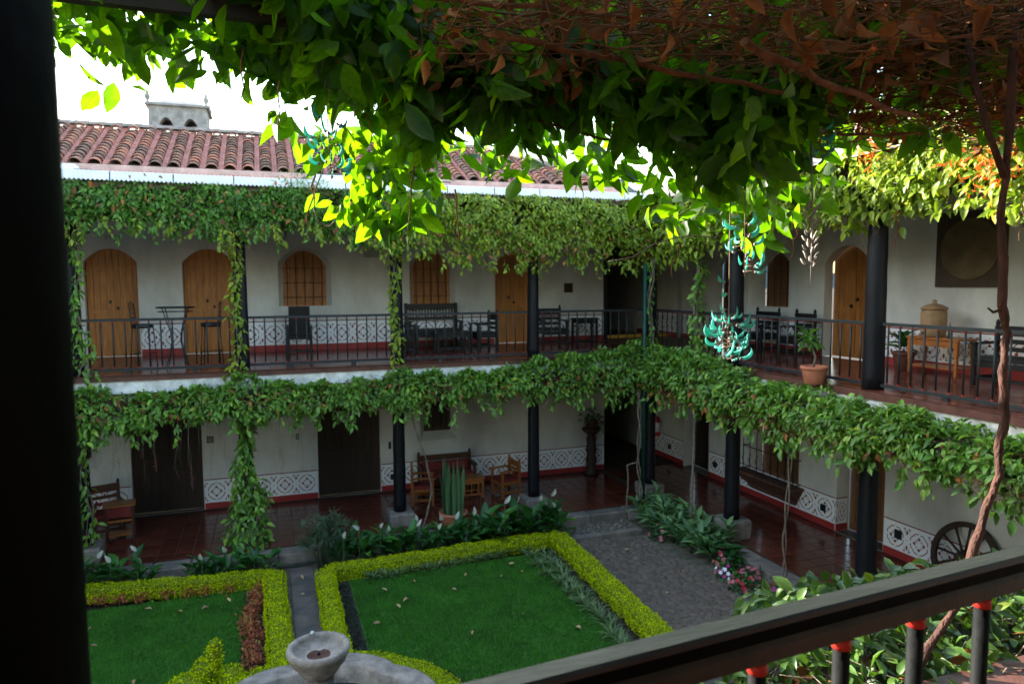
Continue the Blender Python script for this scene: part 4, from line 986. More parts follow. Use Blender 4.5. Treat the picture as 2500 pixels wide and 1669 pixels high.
# lower right: wagon wheel, fire extinguisher, carved pedestal
t = thing('wagon_wheel', 'old dark wooden wagon wheel leaning on the lower right wall', 'wheel', (11.02, 8.42, ZL))
tilt = Matrix.Translation((0,0,.60)) @ Matrix.Rotation(R(14), 4, 'Y')
def wb(m): m.v = [tuple(tilt @ Vector(p)) for p in m.v]; return m
m = MB(); N = 40; v = []
for (r, x) in ((.60,-.03),(.60,.03),(.51,.03),(.51,-.03)):
    for j in range(N): a = 2*math.pi*j/N; v.append((x, r*math.cos(a), r*math.sin(a)))
m.add(v, [(i*N+j, i*N+(j+1)%N, ((i+1)%4)*N+(j+1)%N, ((i+1)%4)*N+j) for i in range(4) for j in range(N)]); wb(m).build('rim', 'door_dark', t, False)
m = MB(); m.lathe([(.06,-.14),(.085,-.12),(.10,-.05),(.10,.05),(.08,.10)], (0,0,0), 16, 0, True, 'x'); wb(m).build('hub', 'door_dark', t, False)
for i in range(12):
    a = 2*math.pi*i/12; m = MB(); m.tube([(0,.09*math.cos(a),.09*math.sin(a)),(0,.3*math.cos(a),.3*math.sin(a)),(0,.52*math.cos(a),.52*math.sin(a))], [.026,.02,.024], 6); wb(m).build('spoke', 'door_dark', t, False)
t = thing('fire_extinguisher', 'red fire extinguisher with pale label hanging in the dark corner', 'extinguisher', (9.62, 16.02, -2.42))
m = MB(); m.lathe([(.075,0),(.082,.02),(.082,.38),(.06,.44),(.03,.47)], (0,0,0), 18); m.build('body', 'ext_red', t, False)
m = MB(); m.lathe([(.0835,.11),(.0835,.35)], (0,0,0), 18); m.build('label_sticker', 'ext_label', t, False)
m = MB(); m.lathe([(.0842,.21),(.0842,.218)], (0,0,0), 18); m.lathe([(.0842,.26),(.0842,.266)], (0,0,0), 18); m.build('label_print', 'ext_red', t, False)
m = MB(); m.box(-.012,.012,-.09,.03,.50,.52); m.lathe([(.022,.46),(.022,.52)], (0,0,0), 8); m.tube([(0,-.05,.48),(.08,-.07,.42),(.095,-.05,.25)], .011, 6); m.build('valve', 'iron', t, False)
m = MB(); m.box(-.10,.10,.083,.10,.06,.34); m.tube([(0,.09,.3),(0,.09,.75)], .012, 6); m.build('bracket', 'iron', t, False)
t = thing('plant_stand', 'carved dark wooden pedestal with a trailing plant by the dark passage', 'plant stand', (8.35, 17.35, ZL))
m = MB(); m.lathe([(.18,0),(.20,.05),(.15,.12),(.13,.3),(.16,.42),(.12,.55),(.15,.7),(.12,.85),(.14,1.0),(.11,1.12),(.22,1.2),(.26,1.24),(.26,1.3)], (0,0,0), 14); m.build('pedestal', 'door_dark', t, False)
m = MB(); m.lathe([(.12,1.3),(.18,1.5),(.19,1.52),(.17,1.52)], (0,0,0), 14); m.build('pot', 'pot_dark', t, False)
n = 90; p = np.array([8.35,17.35,ZL+1.55])+RNG.normal(size=(n,3))*np.array([.16,.13,.16]); d = rnd_dirs(n); d[:,2] -= .6
leaf_obj('foliage', leaf_template(), p, leaf_frames(p, d, rnd_dirs(n)+np.array([0,-.5,.8])), RNG.uniform(.10,.18,n), 'lily_leaf', t)
# green steel pole at the corner of the courtyard, rising through both floors
t = thing('green_pole', 'thin green metal pole at the courtyard corner', 'pole', (8.30, 14.42, ZG)); m = MB(); m.tube([(0,0,0),(0,0,6.0)], .042, 12); m.build('pole', 'green_pole', t, False)
m = MB(); m.lathe([(.08,0),(.08,.02)], (0,0,0), 12); m.build('base_plate', 'green_pole', t, False)

# ------------------------------------------------------------------ belfry and distant hill
t = thing('belfry', 'grey stone belfry with two arched openings and urns, beyond the tiled roof', 'belfry', (-2.85, 30, 2.72))
def belfry():
    W, D = .98, .9
    m = MB(); ops = [dict(a=-.62,b=-.18,zb=4.0,zs=4.78,za=5.0,d=.5), dict(a=.20,b=.64,zb=4.0,zs=4.78,za=5.0,d=.5)]
    wall(m, lambda u, d, z: (u, -D+d, z), -W, W, 0, 5.42, ops)
    m.add([(-W,-D,0),(-W,D,0),(-W,D,5.42),(-W,-D,5.42)], [(0,1,2,3)]); m.add([(W,-D,0),(W,D,0),(W,D,5.42),(W,-D,5.42)], [(0,1,2,3)])
    wall(m, lambda u, d, z: (u, D-d, z), -W, W, 0, 5.42, [dict(o) for o in ops]); m.build('shaft', 'tower_stone', t, False)
    m = MB(); m.box(-W-.10, W+.10, -D-.10, D+.10, 5.42, 5.50); m.build('cornice', 'tower_stone', t, False)
    m = MB(); a, bb = W+.05, W*.58; v = [(-a,-D-.05,5.50),(a,-D-.05,5.50),(a,D+.05,5.50),(-a,D+.05,5.50),(-bb,-D*.5,5.72),(bb,-D*.5,5.72),(bb,D*.5,5.72),(-bb,D*.5,5.72)]
    m.add(v, [(0,1,5,4),(1,2,6,5),(2,3,7,6),(3,0,4,7),(4,5,6,7)]); m.build('roof', 'tower_stone', t, False)
    for sx in (-1,1):
        for sy in (-1,1): m = MB(); m.lathe([(.07,5.5),(.04,5.56),(.09,5.66),(.10,5.74),(.05,5.82),(.06,5.85),(.02,5.95)], (sx*W,sy*D,0), 10); m.build('urn', 'tower_stone', t, False)
    for cx in (-.36, .46):
        m = MB(); m.lathe([(.17,4.14),(.17,4.2),(.11,4.42),(.03,4.47)], (cx,0,0), 12); m.build('bell', 'sheet_white', t, False)
belfry()
h = MB(); nx = 40; v = []
for i in range(nx+1):
    for j in range(6):
        x = 100+i*18; y = 620+j*60; hh = 128*math.exp(-((x-430)/170)**2)*(.25+.75*min(1, j/3))+6*math.sin(x*.05)+4*math.sin(x*.13+j)
        v.append((x, y, -4+max(0, hh)*(0 if j == 0 else 1)))
h.add(v, [(i*6+j, (i+1)*6+j, (i+1)*6+j+1, i*6+j+1) for i in range(nx) for j in range(5)], 0, True); struct(h.build('hill', 'hill'))
# ================================================================== garden planting
LEAF = leaf_template(); LEAFLO = leaf_template_lo()
def tpl_mesh(name, tpl, m):
    me = bpy.data.meshes.new(name); me.from_pydata([tuple(p) for p in tpl[0]], [], tpl[1]); me.materials.append(MATS[m])
    me.polygons.foreach_set('use_smooth', [True]*len(tpl[1])); lay = me.uv_layers.new(name='leaf'); lay.data.foreach_set('uv', tpl[0][np.array([i for q in tpl[1] for i in q]), :2].ravel().astype(np.float32)); me.update(); return me
def frame_mat(pos, tip, nrm, s):
    y = Vector(tip).normalized(); z = Vector(nrm); z = (z-y*z.dot(y)).normalized(); x = y.cross(z)
    M = Matrix.Identity(4)
    for i, c in enumerate((x, y, z)):
        for r in range(3): M[r][i] = c[r]*s
    M.translation = Vector(pos); return M
def hedge(name, label, path, width, height, closed=False, dens=2100):
    """clipped yellow-green hedge following a path"""
    P = [Vector((x,y)) for x, y in path]; t = thing(name, label, 'hedge', (P[0].x, P[0].y, ZG), 0, 'clipped yellow-green hedges')
    seg = [(P[i], P[i+1]) for i in range(len(P)-1)]; Ls = [(b_-a_).length for a_, b_ in seg]; tot = sum(Ls)
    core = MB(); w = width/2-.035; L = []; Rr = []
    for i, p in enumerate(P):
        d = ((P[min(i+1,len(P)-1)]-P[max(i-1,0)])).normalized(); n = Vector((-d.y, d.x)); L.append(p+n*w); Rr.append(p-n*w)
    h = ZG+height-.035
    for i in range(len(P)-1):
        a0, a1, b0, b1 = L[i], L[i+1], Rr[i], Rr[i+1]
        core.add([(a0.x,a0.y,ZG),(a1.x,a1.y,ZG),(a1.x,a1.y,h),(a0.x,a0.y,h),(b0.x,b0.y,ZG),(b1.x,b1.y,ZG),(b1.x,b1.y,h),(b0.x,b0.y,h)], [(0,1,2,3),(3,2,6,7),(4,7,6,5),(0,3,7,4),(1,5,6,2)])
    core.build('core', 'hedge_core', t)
    N = int(tot*(width+2*height)*dens); s = RNG.uniform(0, tot, N); cum = np.concatenate([[0], np.cumsum(Ls)]); idx = np.clip(np.searchsorted(cum, s)-1, 0, len(seg)-1)
    A = np.array([[q[0].x,q[0].y] for q in seg]); B = np.array([[q[1].x,q[1].y] for q in seg]); f = ((s-cum[idx])/np.array(Ls)[idx])[:,None]
    c = A[idx]*(1-f)+B[idx]*f; d = norm(B[idx]-A[idx]); nn = np.stack([-d[:,1], d[:,0]], -1)
    per = width+2*height; u = RNG.uniform(0, per, N)
    bump = .010*np.sin(s*5.1)+.008*np.sin(s*11.7+1)+.008*np.sin(s*23+u*9)
    side = np.where(u < height, -1.0, np.where(u > height+width, 1.0, 0.0))
    off = np.where(side == 0, u-height-width/2, side*width/2); zz = np.where(u < height, u, np.where(u > height+width, per-u, height))
    r = np.minimum(1, np.maximum(0, (np.abs(off)-(width/2-.07))/.07))*(zz > height-.08); zz = zz-r*.035
    pos = np.concatenate([c+nn*(off+side*bump)[:,None], (ZG+zz+np.where(side == 0, bump, 0)*.9)[:,None]], 1)+RNG.normal(size=(N,3))*.008
    out = np.concatenate([nn*side[:,None], (side == 0).astype(float)[:,None]], 1); out[:,2] += .35
    fr = leaf_frames(pos, norm(out)*.8+rnd_dirs(N)*.9, norm(out)+rnd_dirs(N)*.8)
    leaf_obj('foliage', LEAFLO, pos, fr, RNG.uniform(.024,.042,N), 'hedge', t); return t
arcc = (.45, 8.2)
def arc(a0, a1, r, n=14): return [(arcc[0]+r*math.cos(R(a0+(a1-a0)*i/n)), arcc[1]+r*math.sin(R(a0+(a1-a0)*i/n))) for i in range(n+1)]
hedge('hedge', 'low yellow-green hedge along the back of the left lawn', [(-4.6,13.98),(-3.2,13.86),(-1.6,13.62),(-.02,13.44)], .32, .27)
hedge('hedge', 'low yellow-green hedge on the left side of the narrow garden path', [(-.02,13.42),(.0,12.2),(.03,11.0),(.05,10.12)], .34, .28)
hedge('hedge', 'yellow-green hedge curving left round the fountain', arc(98, 168, 1.78), .38, .28)
hedge('hedge', 'low yellow-green hedge along the back of the right lawn', [(.90,13.28),(2.6,13.36),(4.4,13.48),(5.75,13.52)], .32, .27)
hedge('hedge', 'low yellow-green hedge on the right side of the narrow garden path', [(.88,13.2),(.87,12.2),(.86,11.2),(.86,10.05)], .30, .28)
hedge('hedge', 'long yellow-green hedge beside the cobbled path', [(5.72,13.45),(5.68,12),(5.62,10.5),(5.55,8.4)], .36, .27)
hedge('hedge', 'yellow-green hedge curving right round the fountain', arc(76, 4, 1.74), .38, .28)
# clipped bird-like topiary on the left curve
t = thing('topiary', 'clipped bush with a rising pointed head at the bottom left', 'topiary', (-.95, 9.95, ZG))
blobs = [((-1.14,9.82,-3.76),(.32,.26,.19)), ((-.92,9.98,-3.62),(.19,.17,.18)), ((-.83,10.02,-3.46),(.115,.115,.17)), ((-.80,10.02,-3.31),(.075,.075,.10)), ((-.62,9.95,-3.76),(.18,.20,.15))]
c = MB()
for (p, s) in blobs:
    prof = [(max(.02, math.sin(math.pi*i/6)), -math.cos(math.pi*i/6)) for i in range(7)]
    q = MB(); q.lathe(prof, (0,0,0), 10); c.add([(p[0]+v[0]*s[0]*.88, p[1]+v[1]*s[1]*.88, p[2]+v[2]*s[2]*.88) for v in q.v], q.f)
c.build('core', 'hedge_core', t)
pos = []; nr_ = []
for (p, s) in blobs:
    n = int(5200*(s[0]*s[1]+s[0]*s[2]+s[1]*s[2])); d = rnd_dirs(n); pos.append(np.array(p)+d*np.array(s)*RNG.uniform(.92,1.1,(n,1))); nr_.append(d)
pos = np.concatenate(pos); nr_ = np.concatenate(nr_); n = len(pos)
leaf_obj('foliage', LEAFLO, pos, leaf_frames(pos, nr_*.6+rnd_dirs(n), nr_+rnd_dirs(n)*.7), RNG.uniform(.03,.055,n), 'hedge', t)

# soil of the beds stays visible between plants; dark cover strip by the right lawn
n = 1500; pos = np.stack([RNG.uniform(1.02,1.28,n), RNG.uniform(10.3,13.0,n), RNG.uniform(-3.97,-3.90,n)], -1)
o = leaf_obj('ground_cover', LEAFLO, pos, leaf_frames(pos, rnd_dirs(n)+np.array([0,0,.5]), rnd_dirs(n)+np.array([0,0,1])), RNG.uniform(.03,.05,n), 'dark_cover', None); tag(o, 'dark speckled ground cover along the left edge of the right lawn', 'ground cover', None, 'stuff')
n = 1300; a = RNG.uniform(R(15), R(82), n); rr_ = RNG.uniform(1.95, 2.2, n); pos = np.stack([arcc[0]+rr_*np.cos(a), arcc[1]+rr_*np.sin(a), RNG.uniform(-3.97,-3.90,n)], -1)
o = leaf_obj('ground_cover', LEAFLO, pos, leaf_frames(pos, rnd_dirs(n)+np.array([0,0,.5]), rnd_dirs(n)+np.array([0,0,1])), RNG.uniform(.03,.05,n), 'dark_cover', None); tag(o, 'dark ground cover beside the hedge curving right of the fountain', 'ground cover', None, 'stuff')

def clump_mesh(name, tpl, n, mat_, lean, smin, smax, spread=.02, h0=0.0, h1=0.0):
    a = RNG.uniform(0, 2*np.pi, n); l = RNG.uniform(lean[0], lean[1], n)
    d = np.stack([np.cos(a)*np.sin(l), np.sin(a)*np.sin(l), np.cos(l)], -1); p = RNG.normal(size=(n,3))*spread; p[:,2] = RNG.uniform(h0, h1, n) if h1 > h0 else 0
    up_ = np.tile(np.array([0,0,1.0]), (n,1))+rnd_dirs(n)*.25
    return leaf_mesh(name, tpl, p, leaf_frames(p, d, up_), RNG.uniform(smin, smax, n), mat_)
# spider plants inside the right-hand hedge
sp = [clump_mesh('foliage', strap_template(.085, .42, 4), 40, 'spider_leaf', (.6, 1.3), .18, .31) for _ in range(4)]
spots = [(1.75+i*.26, 13.03+.028*i+random.uniform(-.05,.05)) for i in range(13)]+[(5.22-.012*i+random.uniform(-.06,.06), 12.95-i*.24) for i in range(17)]+[(4.92+random.uniform(-.08,.08), 13.0-i*.45) for i in range(6)]
for i, (x, y) in enumerate(spots):
    t = thing('spider_plant', 'grey-green spider plant, %s from the left, in the row inside the right lawn\'s back hedge' % ORD[i] if i < 13 else ('grey-green spider plant by the long hedge, %s from the back corner' % ORD[i-13] if i < 30 else 'grey-green spider plant at the lawn edge inside the long hedge row, %s from the back' % ORD[i-30]), 'plant', (x, y, -3.98), random.uniform(0,6.28), 'spider plants by the back hedge' if i < 13 else 'spider plants by the long hedge')
    link_mesh('foliage', sp[i % 4], t)
# orange-red foliage plants round the left lawn
rd = [clump_mesh('foliage', LEAFLO, 80, 'red_foliage', (.2, 1.35), .045, .08, .07, 0, .16) for _ in range(3)]
spots = [(-3.3+i*.36+random.uniform(-.06,.06), 13.62-.105*i*.36) for i in range(8)]
for i, (x, y) in enumerate(spots):
    t = thing('foliage_plant', 'small orange-red foliage plant, %s from the left, below the left back hedge' % ORD[i], 'plant', (x, y, -3.98), random.uniform(0,6.28), 'red plants by the back hedge'); link_mesh('foliage', rd[i % 3], t)
for i in range(16):
    x = -.36+random.uniform(-.11,.11); y = 13.1-i*.175
    t = thing('foliage_plant', 'dark red foliage plant in the strip right of the left lawn, %s from the back' % ORD[i], 'plant', (x, y, -3.98), random.uniform(0,6.28), 'red plants by the path hedge'); t.scale = (1.0,)*3; link_mesh('foliage', rd[i % 3], t)
b = MB(); b.box(-.55, -.16, 10.2, 13.35, -4.05, -3.972); struct(b.build('soil_bed', 'soil')); b = MB(); b.box(.98, 1.30, 10.2, 13.2, -4.05, -3.972); struct(b.build('soil_bed', 'soil'))

# peace lilies along the kerb
lily = tpl_mesh('leaf', leaf_template(.34, .07, .35), 'lily_leaf'); lily2 = tpl_mesh('leaf', leaf_template(.40, .10, .22), 'lily_leaf')
sp_ = MB(); v = []; 
for i in range(6):
    t_ = i/5; w_ = .42*math.sin(math.pi*min(.98, .08+.9*t_))*.5
    for j in (-1, -.4, .4, 1): v.append((w_*j, t_, .16*abs(j)*math.sin(math.pi*t_)-.05*t_))
sp_.add(v, [(i*4+j, i*4+j+1, i*4+5+j, i*4+4+j) for i in range(5) for j in range(3)], 0, True)
spm = bpy.data.meshes.new('flower'); spm.from_pydata(sp_.v, [], sp_.f); spm.materials.append(MATS['lily_white']); spm.polygons.foreach_set('use_smooth', sp_.sm); spm.update()
stm = MB(); stm.tube([(0,0,0),(0,.02,.5),(0,0,1)], .012, 5); stme = bpy.data.meshes.new('stalk'); stme.from_pydata(stm.v, [], stm.f); stme.materials.append(MATS['papyrus']); stme.update()
flower_px = {}
def peace_lily(x, y, label, group, flowers, n=13, s=1.0):
    t = thing('peace_lily', label, 'plant', (x, y, ZG), 0, group)
    for i in range(n):
        a = random.uniform(0, 6.28); l = random.uniform(.35, 1.15); h = random.uniform(.05, .42)*s
        d = Vector((math.cos(a)*math.sin(l), math.sin(a)*math.sin(l), math.cos(l)*.9)); p = Vector((math.cos(a)*.07, math.sin(a)*.07, h))
        link_mesh('leaf', lily if i % 2 else lily2, t, frame_mat(p, d, Vector((0,0,1))+Vector((math.cos(a),math.sin(a),0))*-.2, random.uniform(.28,.42)*s))
    for k in range(flowers):
        a = random.uniform(0, 6.28); p = Vector((.12*math.cos(a), .12*math.sin(a)-.05, random.uniform(.56,.74)*s)); st_ = link_mesh('stalk', stme, t, frame_mat((p.x*.3,p.y*.3,.05), (0,1,0), (p.x,p.y,p.z), 1.0))
        st_.matrix_local = Matrix.Translation((p.x, p.y, .02)) @ Matrix.Diagonal((1,1,p.z-.02,1))
        link_mesh('flower', spm, t, frame_mat(p, (math.cos(a)*.4, -.3+math.sin(a)*.2, random.uniform(.4,1)), (random.uniform(-.5,.5), -1, .6), random.uniform(.16,.22)))
for i in range(21):
    x = 1.25+i*.232; peace_lily(x, 13.93+.12*math.sin(i*2.1)+random.uniform(-.05,.05), 'dark green peace lily, %s from the left, behind the right-hand back hedge' % ORD[i], 'peace lilies behind the right hedge', 1 if i % 2 == 0 else random.choice((0,1)), 15, 1.05 if i < 13 else 1.3)
for i in range(6): peace_lily(-3.35+i*.22, 14.12+random.uniform(-.08,.08), 'dark green peace lily at the foot of the far left column, %s from the left' % ORD[i], 'peace lilies at far left', i % 2, 13, 1.05)
for i in range(7): peace_lily(-1.45+i*.22, 13.98+random.uniform(-.06,.06), 'dark green peace lily left of the leaf-covered column base, %s from the left' % ORD[i], 'peace lilies by the leafy column', 1 if i in (1, 3) else 0, 12, .9)
# umbrella papyrus clump
t = thing('papyrus', 'feathery dark green papyrus clump by the leaf-covered column and lilies', 'plant', (1.0, 14.02, ZG))
pos = []; dr_ = []; sz = []; stem = MB()
for k in range(40):
    a = random.uniform(0,6.28); rr2 = random.uniform(.05,.48); top = Vector((1.0+rr2*math.cos(a), 14.02+rr2*.45*math.sin(a), ZG+random.uniform(.45,1.05))); base = Vector((1.0+rr2*.3*math.cos(a), 14.02+.1*math.sin(a), ZG))
    stem.tube([base, (base+top)/2+Vector((0,0,.04)), top], .006, 4)
    m_ = 34; th = RNG.uniform(0,2*np.pi,m_); el = RNG.uniform(-.5,.8,m_); d = np.stack([np.cos(th)*np.cos(el), np.sin(th)*np.cos(el), np.sin(el)], -1); pos.append(np.tile(np.array(top), (m_,1))); dr_.append(d); sz.append(RNG.uniform(.14,.27,m_))
stem.build('stems', 'papyrus', t); pos = np.concatenate(pos); dr_ = np.concatenate(dr_); sz = np.concatenate(sz)
leaf_obj('foliage', strap_template(.06, .25, 3), pos, leaf_frames(pos, dr_, np.tile(np.array([0,0,1.0]), (len(pos),1))+rnd_dirs(len(pos))*.2), sz, 'papyrus', t)
# variegated plants along the right kerb
va = tpl_mesh('leaf', leaf_template(.26, .06, .30), 'varieg_leaf'); va2 = tpl_mesh('leaf', leaf_template(.32, .08, .18), 'varieg_leaf')
k = 0
for i in range(12):
    for j in range(3):
        y = 14.40-i*.25+random.uniform(-.06,.06); x = 7.98+.26*j+.02*i+random.uniform(-.06,.06)+(.0 if y < 13.9 else .12)
        t = thing('dracaena', 'striped green plant, %s row of right kerb bed, %s from the pole' % (('path-side','middle','kerb-side')[j], ORD[i]), 'plant', (x, y, ZG), random.uniform(0,6.28), 'striped plants along the right kerb'); hgt = random.uniform(.22,.48)+.09*j
        for q in range(15):
            a = q*2.4+random.uniform(-.3,.3); l = random.uniform(.45,1.3); d = Vector((math.cos(a)*math.sin(l), math.sin(a)*math.sin(l), math.cos(l))); link_mesh('leaf', va if q % 2 else va2, t, frame_mat((0,0,hgt*(.25+.75*q/15)), d, (0,0,1), random.uniform(.27,.42)))
        m = MB(); m.tube([(0,0,0),(0,0,hgt)], .012, 5); m.build('stem', 'papyrus', t, False)
# broad dark leaves and flowering impatiens nearer us
for i in range(4):
    x, y = 8.35+random.uniform(-.12,.12), 11.55-i*.16
    t = thing('taro_plant', 'broad dark-leaved plant between striped plants and pink flowers, %s from the back' % ORD[i], 'plant', (x, y, ZG), 0, 'broad-leaved plants in the right bed')
    for q in range(8):
        a = random.uniform(0,6.28); l = random.uniform(.5,1.1); d = Vector((math.cos(a)*math.sin(l), math.sin(a)*math.sin(l), math.cos(l)*.6)); link_mesh('leaf', lily2, t, frame_mat((0,0,random.uniform(.12,.35)), d, (0,0,1), random.uniform(.26,.40)))
pet = MB()
for k5 in range(5):
    a = k5*2*math.pi/5; ca, sa = math.cos(a), math.sin(a)
    P = [(0,0),(.35,-.3),(.85,-.38),(1,0),(.85,.38),(.35,.3)]; pet.add([(x*ca-y*sa, x*sa+y*ca, .12*x) for x, y in P], [tuple(range(6))])
petm = {}
for c_ in ('petal_pink','petal_red','petal_magenta','petal_white'):
    me = bpy.data.meshes.new('flower'); me.from_pydata(pet.v, [], pet.f); me.materials.append(MATS[c_]); me.update(); petm[c_] = me
imp = [('pink impatiens bush at the corner of the tall stone block', 8.42, 11.35, ('petal_pink','petal_pink','petal_red'), 16), ('lilac and white impatiens in the right bed', 8.12, 10.85, ('petal_magenta','petal_white','petal_pink'), 12), ('salmon pink impatiens bush beside the kerb', 8.36, 10.45, ('petal_pink','petal_pink','petal_red'), 18),
       ('low salmon impatiens at the path edge', 8.02, 10.3, ('petal_pink','petal_red'), 10), ('red impatiens nearest the near ledge', 8.30, 9.72, ('petal_red','petal_red','petal_magenta'), 20), ('small red impatiens at the end of the bed', 8.10, 9.35, ('petal_red',), 10), ('few pink impatiens below the striped plants', 8.0, 13.05, ('petal_pink',), 6)]
for (lab, x, y, cs, nf) in imp:
    nf = int(nf*1.5); t = thing('impatiens', lab, 'flowers', (x, y, ZG), 0, 'impatiens in the right bed'); n = 190
    d = rnd_dirs(n); d[:,2] = np.abs(d[:,2]); p = np.array([x,y,ZG])+d*np.array([.28,.28,.34])*RNG.uniform(.5,1,(n,1))
    leaf_obj('foliage', LEAF, p, leaf_frames(p, d*.6+rnd_dirs(n)*.6, d+np.array([0,0,.6])), RNG.uniform(.06,.10,n), 'lily_leaf', t)
    for q in range(nf):
        dd = Vector(rnd_dirs(1)[0]); dd.z = abs(dd.z)*.9+.15; dd.x -= .25; dd.y -= .35; dd.normalize(); link_mesh('flower', petm[random.choice(cs)], t, frame_mat((dd.x*.29, dd.y*.29, dd.z*.36), dd.orthogonal(), dd+Vector((0,-.3,.3)), random.uniform(.032,.048)))
# potted plants
def pot(t, r, h, m_, base=(0,0,0)):
    m = MB(); m.lathe([(r*.66,0),(r*.70,.01),(r*.94,h*.78),(r*.94,h*.80),(r*1.03,h*.82),(r*1.06,h*.9),(r*1.03,h),(r*.92,h),(r*.88,h*.88)], base, 26); m.build('pot', m_, t, False)
    m = MB(); m.lathe([(r*.9,h*.86),(r*.5,h*.89),(.01,h*.9)], base, 20); m.build('potting_soil', 'soil', t, False)
t = thing('potted_plant', 'snake plant with tall striped leaves in a terracotta pot on the kerb', 'plant', (3.70, 14.55, ZL)); pot(t, .30, .34, 'terracotta')
for q in range(22):
    a = q*2.4; rr2 = .03+.19*math.sqrt(q/22); H = random.uniform(.75,1.40)*(1-.25*rr2); w_ = random.uniform(.06,.09); bx, by = rr2*math.cos(a), rr2*math.sin(a); tw = random.uniform(0,6.28); lx, ly = math.cos(a)*random.uniform(-.02,.12), math.sin(a)*random.uniform(-.02,.08)
    m = MB(); v = []
    for i in range(8):
        f_ = i/7; ww = w_*(.55+.75*math.sin(math.pi*min(1,.12+f_*.8)))*(1-f_**4)*.5+.001; an = tw+.7*f_; cx, cy = bx+lx*f_**1.5, by+ly*f_**1.5
        for j, dz in ((-1,0),(0,-.3),(1,0)): v.append((cx+math.cos(an)*ww*j-math.sin(an)*ww*dz, cy+math.sin(an)*ww*j+math.cos(an)*ww*dz, .28+H*f_))
    m.add(v, [(i*3+j, i*3+j+1, i*3+4+j, i*3+3+j) for i in range(7) for j in range(2)], 0, True); m.build('leaf', 'snake_leaf', t, False)
t = thing('potted_plant', 'small-trunked plant in an orange terracotta pot on the ledge outside the right railing', 'plant', (8.66, 9.42, fl(YB)-.012)); pot(t, .215, .30, 'terracotta')
m = MB(); m.tube([(-.03,0,.26),(.0,-.02,.45),(-.03,.05,.65),(-.05,.08,.80)], [.022,.018,.016,.012], 7); m.build('stem', 'vine_stem', t, False)
pl = tpl_mesh('leaf', leaf_template(.36, .06, .35), 'vine_leaf')
for q in range(26):
    a = q*2.4; l = random.uniform(.7,1.9); d = Vector((math.cos(a)*math.sin(l), math.sin(a)*math.sin(l), math.cos(l))); link_mesh('leaf', pl, t, frame_mat((-.05+random.uniform(-.04,.04),.08+random.uniform(-.06,.06),random.uniform(.62,.86)), d, Vector((0,0,1))+d*.2, random.uniform(.20,.30)))
t = thing('potted_plant', 'dark broad-leaved plant in a dark red pot behind the railing, left of the orange table', 'plant', (10.85, 9.62, -.02)); pot(t, .19, .34, 'pot_dark')
for q in range(16):
    a = q*2.4; l = random.uniform(.5,1.6); d = Vector((math.cos(a)*math.sin(l), math.sin(a)*math.sin(l), math.cos(l))); link_mesh('leaf', lily2, t, frame_mat((random.uniform(-.05,.05),random.uniform(-.05,.05),random.uniform(.36,.6)), d, (0,0,1), random.uniform(.26,.40)))
# ------------------------------------------------------------------ fountain
t = thing('fountain', 'grey stone fountain: small bowl on a stem over a scalloped basin, bottom centre', 'fountain', (arcc[0], arcc[1], ZG))
sc = lambda a: .90+.10*abs(math.sin(3*(a+.35)))**.55
m = MB(); m.lathe([(1.42,0),(1.42,.40),(1.46,.44),(1.46,.49),(1.43,.505),(1.16,.505),(1.13,.49),(1.10,.30),(1.06,.1)], (0,0,0), 96, 0, True, 'z', sc); m.build('basin', 'stone_pale', t, False)
m = MB(); m.lathe([(1.09,.28),(.01,.281)], (0,0,0), 96, 0, False, 'z', sc); m.build('water', 'water', t, False)
m = MB(); m.lathe([(.24,.1),(.24,.34),(.20,.40),(.155,.48),(.14,.60),(.155,.80),(.17,.88),(.13,.93)], (0,0,0), 28); m.build('stem', 'stone', t, False)
m = MB(); m.lathe([(.13,.92),(.20,.97),(.245,1.03),(.25,1.05),(.31,1.12),(.335,1.19),(.355,1.21),(.365,1.25),(.355,1.285),(.325,1.295),(.295,1.285),(.282,1.25),(.27,1.215),(.20,1.185),(.02,1.17)], (0,0,0), 44); m.build('bowl', 'stone_pale', t, False)
m = MB(); m.lathe([(.17,1.1795),(.10,1.1785),(.02,1.178)], (.02,-.03,0), 20, 0, False, 'z', lambda a: 1+.2*math.sin(3*a)+.1*math.sin(7*a)); m.build('rust_stain', 'rust_stain', t, False)
m = MB(); m.lathe([(.018,1.17),(.018,1.20),(.008,1.215)], (0,0,0), 10); m.build('nozzle', 'iron', t, False)
m = MB(); m.lathe([(.018,1.285),(.03,1.30),(.02,1.32)], (-.05,.31,0), 8); m.build('knob', 'lily_white', t, False)
for ch in t.children:
    if ch.name.split('.')[0] in ('stem','bowl','rust_stain','nozzle','knob'): ch.location.z += .08
# garden hose on the kerb by the narrow path
m = MB(); m.tube([(.05,14.16,-3.93),(.4,14.15,-3.95),(.7,14.18,-3.94),(.95,14.24,-3.95)], .012, 6); tag(m.build('garden_hose', 'green_pole'), 'thin teal garden hose lying across the end of the narrow path', 'hose')
